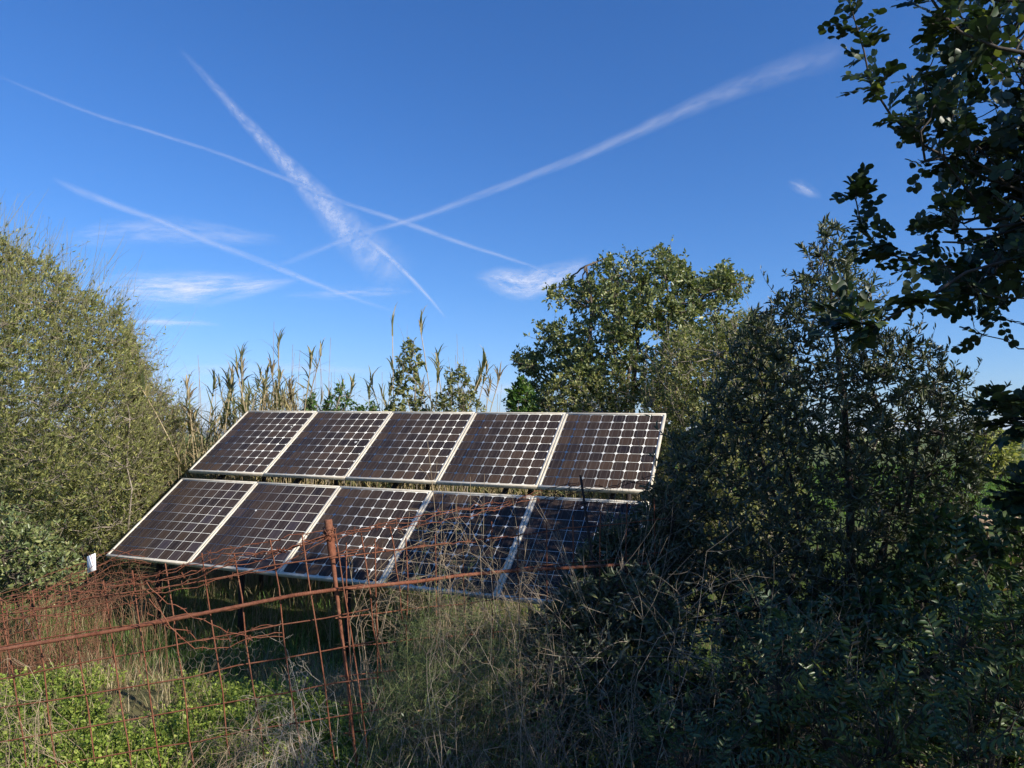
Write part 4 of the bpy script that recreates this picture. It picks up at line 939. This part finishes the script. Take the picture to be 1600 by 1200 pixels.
thicket('bramble_thicket', 'dim dry stems and grass at the bottom centre, below the asparagus', [(540, 1240), (600, 1120), (700, 1080), (850, 1060), (950, 1110), (960, 1240)], 3.2, .25, 110, .22, .0017, 'twig_grey', 'bramble', 4, .5, 'bush_dark', .026, .008, 7)
thicket('bramble_thicket', 'thin dry weeds standing at the lower left corner', [(-40, 1240), (-40, 1040), (20, 1000), (60, 1050), (90, 1130), (100, 1240)], 3.3, .3, 50, .14, .0018, 'twig_dry', 'weeds', 4, .3)
thicket('bramble_thicket', 'bare grey twigs criss-crossing the dark shrubs at lower right of centre', [(980, 1230), (960, 1000), (1010, 900), (1120, 860), (1260, 880), (1380, 930), (1460, 1020), (1420, 1230)], 3.05, .3, 60, .34, .0017, 'twig_grey', 'bramble', 5, .35, 'olive', .03, .007, 3)
thicket('bramble_thicket', 'dry brown grass stems and twigs standing in the shade right of the bleached bush', [(560, 1240), (580, 1040), (680, 960), (800, 960), (900, 1000), (980, 1080), (960, 1240)], 3.0, .2, 65, .2, .0014, 'twig_grey', 'bramble', 4, .3)
thicket('bramble_thicket', 'pale curling bramble canes arching over the wire in front of the fourth lower panel', [(610, 1000), (625, 860), (660, 820), (700, 800), (770, 815), (820, 850), (850, 930), (800, 1000)], 3.55, .2, 75, .22, .0017, 'twig_dry', 'bramble', 7, .6)
thicket('thorny_twigs', 'rusty brown twig tangle on the farther fence at the left edge', [(-60, 1050), (-60, 960), (60, 915), (150, 880), (240, 880), (170, 950), (140, 1050)], 5.5, .3, 260, .22, .0022, 'twig_rust', 'dry bush', 4, .3)

SG = 'long dry stalks crossing the lower panels'
for j, (a, b) in enumerate([((668, 690), (700, 1010)), ((692, 760), (686, 1000)), ((735, 745), (715, 1010)), ((757, 740), (752, 1020)), ((712, 775), (722, 1000)), ((640, 800), (600, 1080)), ((800, 770), (860, 1010)), ((830, 800), (790, 1020)), ((560, 905), (690, 1110)), ((540, 850), (610, 940)), ((760, 880), (640, 1000)), ((870, 830), (1000, 990))]):
    Y = 3.45 + .3 * rng.random(); p1, p0 = at(*a, Y), at(*b, Y + .1); p0[2] = min(p0[2], gz(p0[0], p0[1]) + .1)
    p0[2] = gz(p0[0], p0[1]) - .02
    P = bez(p0[None], (p0 + p1)[None] / 2 + .05 * rng.normal(size=(1, 3)), p1[None], 8)
    th = thing('dry_stalk', 'long thin dry stalk standing in front of the lower panels', 'stalk', tuple(p0), SG)
    side = [tubes(P, np.linspace(.0024, .001, 8)[None], 4)]
    s = P[0, rng.integers(3, 7, 5)]; e = s + nrm(nrm(p1 - p0) + .8 * rand_dir(5)) * .12; side.append(tubes(np.stack([s, (s + e) / 2 + .008, e], 1), .0008, 3))
    part('stem', side, M['twig_dry'], th)

def rock(name, label, c, r, mat, group=None):
    n, k = 9, 14; th_ = np.linspace(0, math.pi, n)[:, None]; ph = np.linspace(0, 2 * math.pi, k, endpoint=False)[None]
    th_ = th_ + .12 * rng.normal(size=(n, 1)) * (np.sin(th_) > .1)
    D = np.stack([np.sin(th_) * np.cos(ph), np.sin(th_) * np.sin(ph), np.cos(th_) + 0 * ph], -1); s = rng.random(3) * 6
    rad = 1 + .10 * rng.normal(size=(n, 1)) * np.sin(th_) + .09 * rng.normal(size=(n, k)) * (np.sin(th_) > .1) + .22 * np.sin(D[..., 0] * 3 + s[0]) * np.cos(D[..., 1] * 4 + s[1]) + .12 * np.sin(D[..., 2] * 6 + D[..., 0] * 5 + s[2])
    V = np.array(c) + D * rad[..., None] * r * np.array([1.2, 1, .75]); ii = np.arange(n * k).reshape(n, k)
    F = np.stack([ii[:-1], ii[1:], np.roll(ii, -1, 1)[1:], np.roll(ii, -1, 1)[:-1]], -1).reshape(-1, 4)
    o = mesh_obj(name, [(V, F)], mat); tag(o, label, 'rock', group)
for (px_, py_, r) in [(155, 1047, .05), (148, 1056, .035), (162, 1053, .03), (215, 1062, .045), (60, 1125, .05), (42, 1130, .03), (75, 1110, .03)]:
    Y = float(EYE[2] / ((py_ - 679) / FPX)); x = wx(px_, Y); rock('rock', 'pale limestone chunk on the bank behind the mesh', (x, Y, gz(x, Y) + r * .3), r, M['stone'], 'pale stones on the bank')
rock('rock', 'grey boulder in deep shade at lower right', tuple(at(1472, 1085, 3.7)), .13, M['stone_grey'])
for (px_, py_, r) in [(1455, 0, .12), (1490, 0, .1), (1512, 0, .15), (1538, 0, .1), (1565, 0, .17), (1590, 0, .12), (1475, 0, .09), (1530, 0, .08), (1440, 800, .2), (1465, 792, .16), (1500, 798, .18), (1525, 805, .22), (1550, 800, .16), (1580, 808, .2), (1480, 812, .14), (1600, 795, .2)]:
    Y = 12.6 + 1.6 * rng.random(); x = wx(px_, Y); rock('rock', 'sunlit pale stone of the rubble row at the edge of the green field', (x, Y, gz(x, Y) + r * .2), r * .6, M['stone'], 'rubble row by the field')

# farther trees
plant('olive_tree', 'small grey green tree standing in the green field far right', 'tree', [(1500, 740), (1505, 700), (1530, 672), (1560, 668), (1590, 690), (1600, 740)], 26, 1.2, [(wx(1550, 26), 26)], [6, 50, 400], [(.06, .03), (.02, .01), (.01, .005)], 'rhomb', 10, .17, .08, 'bush', 'bark')
def far_woods():
    n = 260; a = rng.random(n) * 2.2 + .47; r = 120 + 600 * rng.random(n) ** 1.3; c = np.stack([r * np.cos(a), r * np.sin(a), gz(r * np.cos(a), r * np.sin(a)) + 1.4], -1)
    k = 90; p = np.repeat(c, k, 0) + rand_dir(n * k) * rng.random((n * k, 1)) ** .4 * np.array([3.4, 3.4, 1.9]) * np.repeat(.6 + .7 * rng.random(n), k)[:, None]
    o = mesh_obj('far_woods', leaves(p, rand_dir(n * k), rand_dir(n * k), 1.1, .8, 'rhomb'), M['carob_far']); tag(o, 'far scattered trees towards the horizon', 'woods', kind='stuff')
far_woods()

# ------------------------------------------------------------------ the air over the plain
def haze():
    V, F = box((0, 0, 34), (11000, 0, 0), (0, 11000, 0), (0, 0, 38))
    o = mesh_obj('haze', [(V, F)], None); tag(o, 'thin blue air over the plain', kind='stuff')
    m = bpy.data.materials.new('air'); m.use_nodes = True; nt = m.node_tree; nt.nodes.clear()
    ou = nt.nodes.new('ShaderNodeOutputMaterial'); v = nt.nodes.new('ShaderNodeVolumePrincipled')
    v.inputs['Density'].default_value = .00015; v.inputs['Color'].default_value = (.82, .90, 1, 1)
    nt.links.new(v.outputs[0], ou.inputs['Volume']); o.data.materials.append(m)
haze()
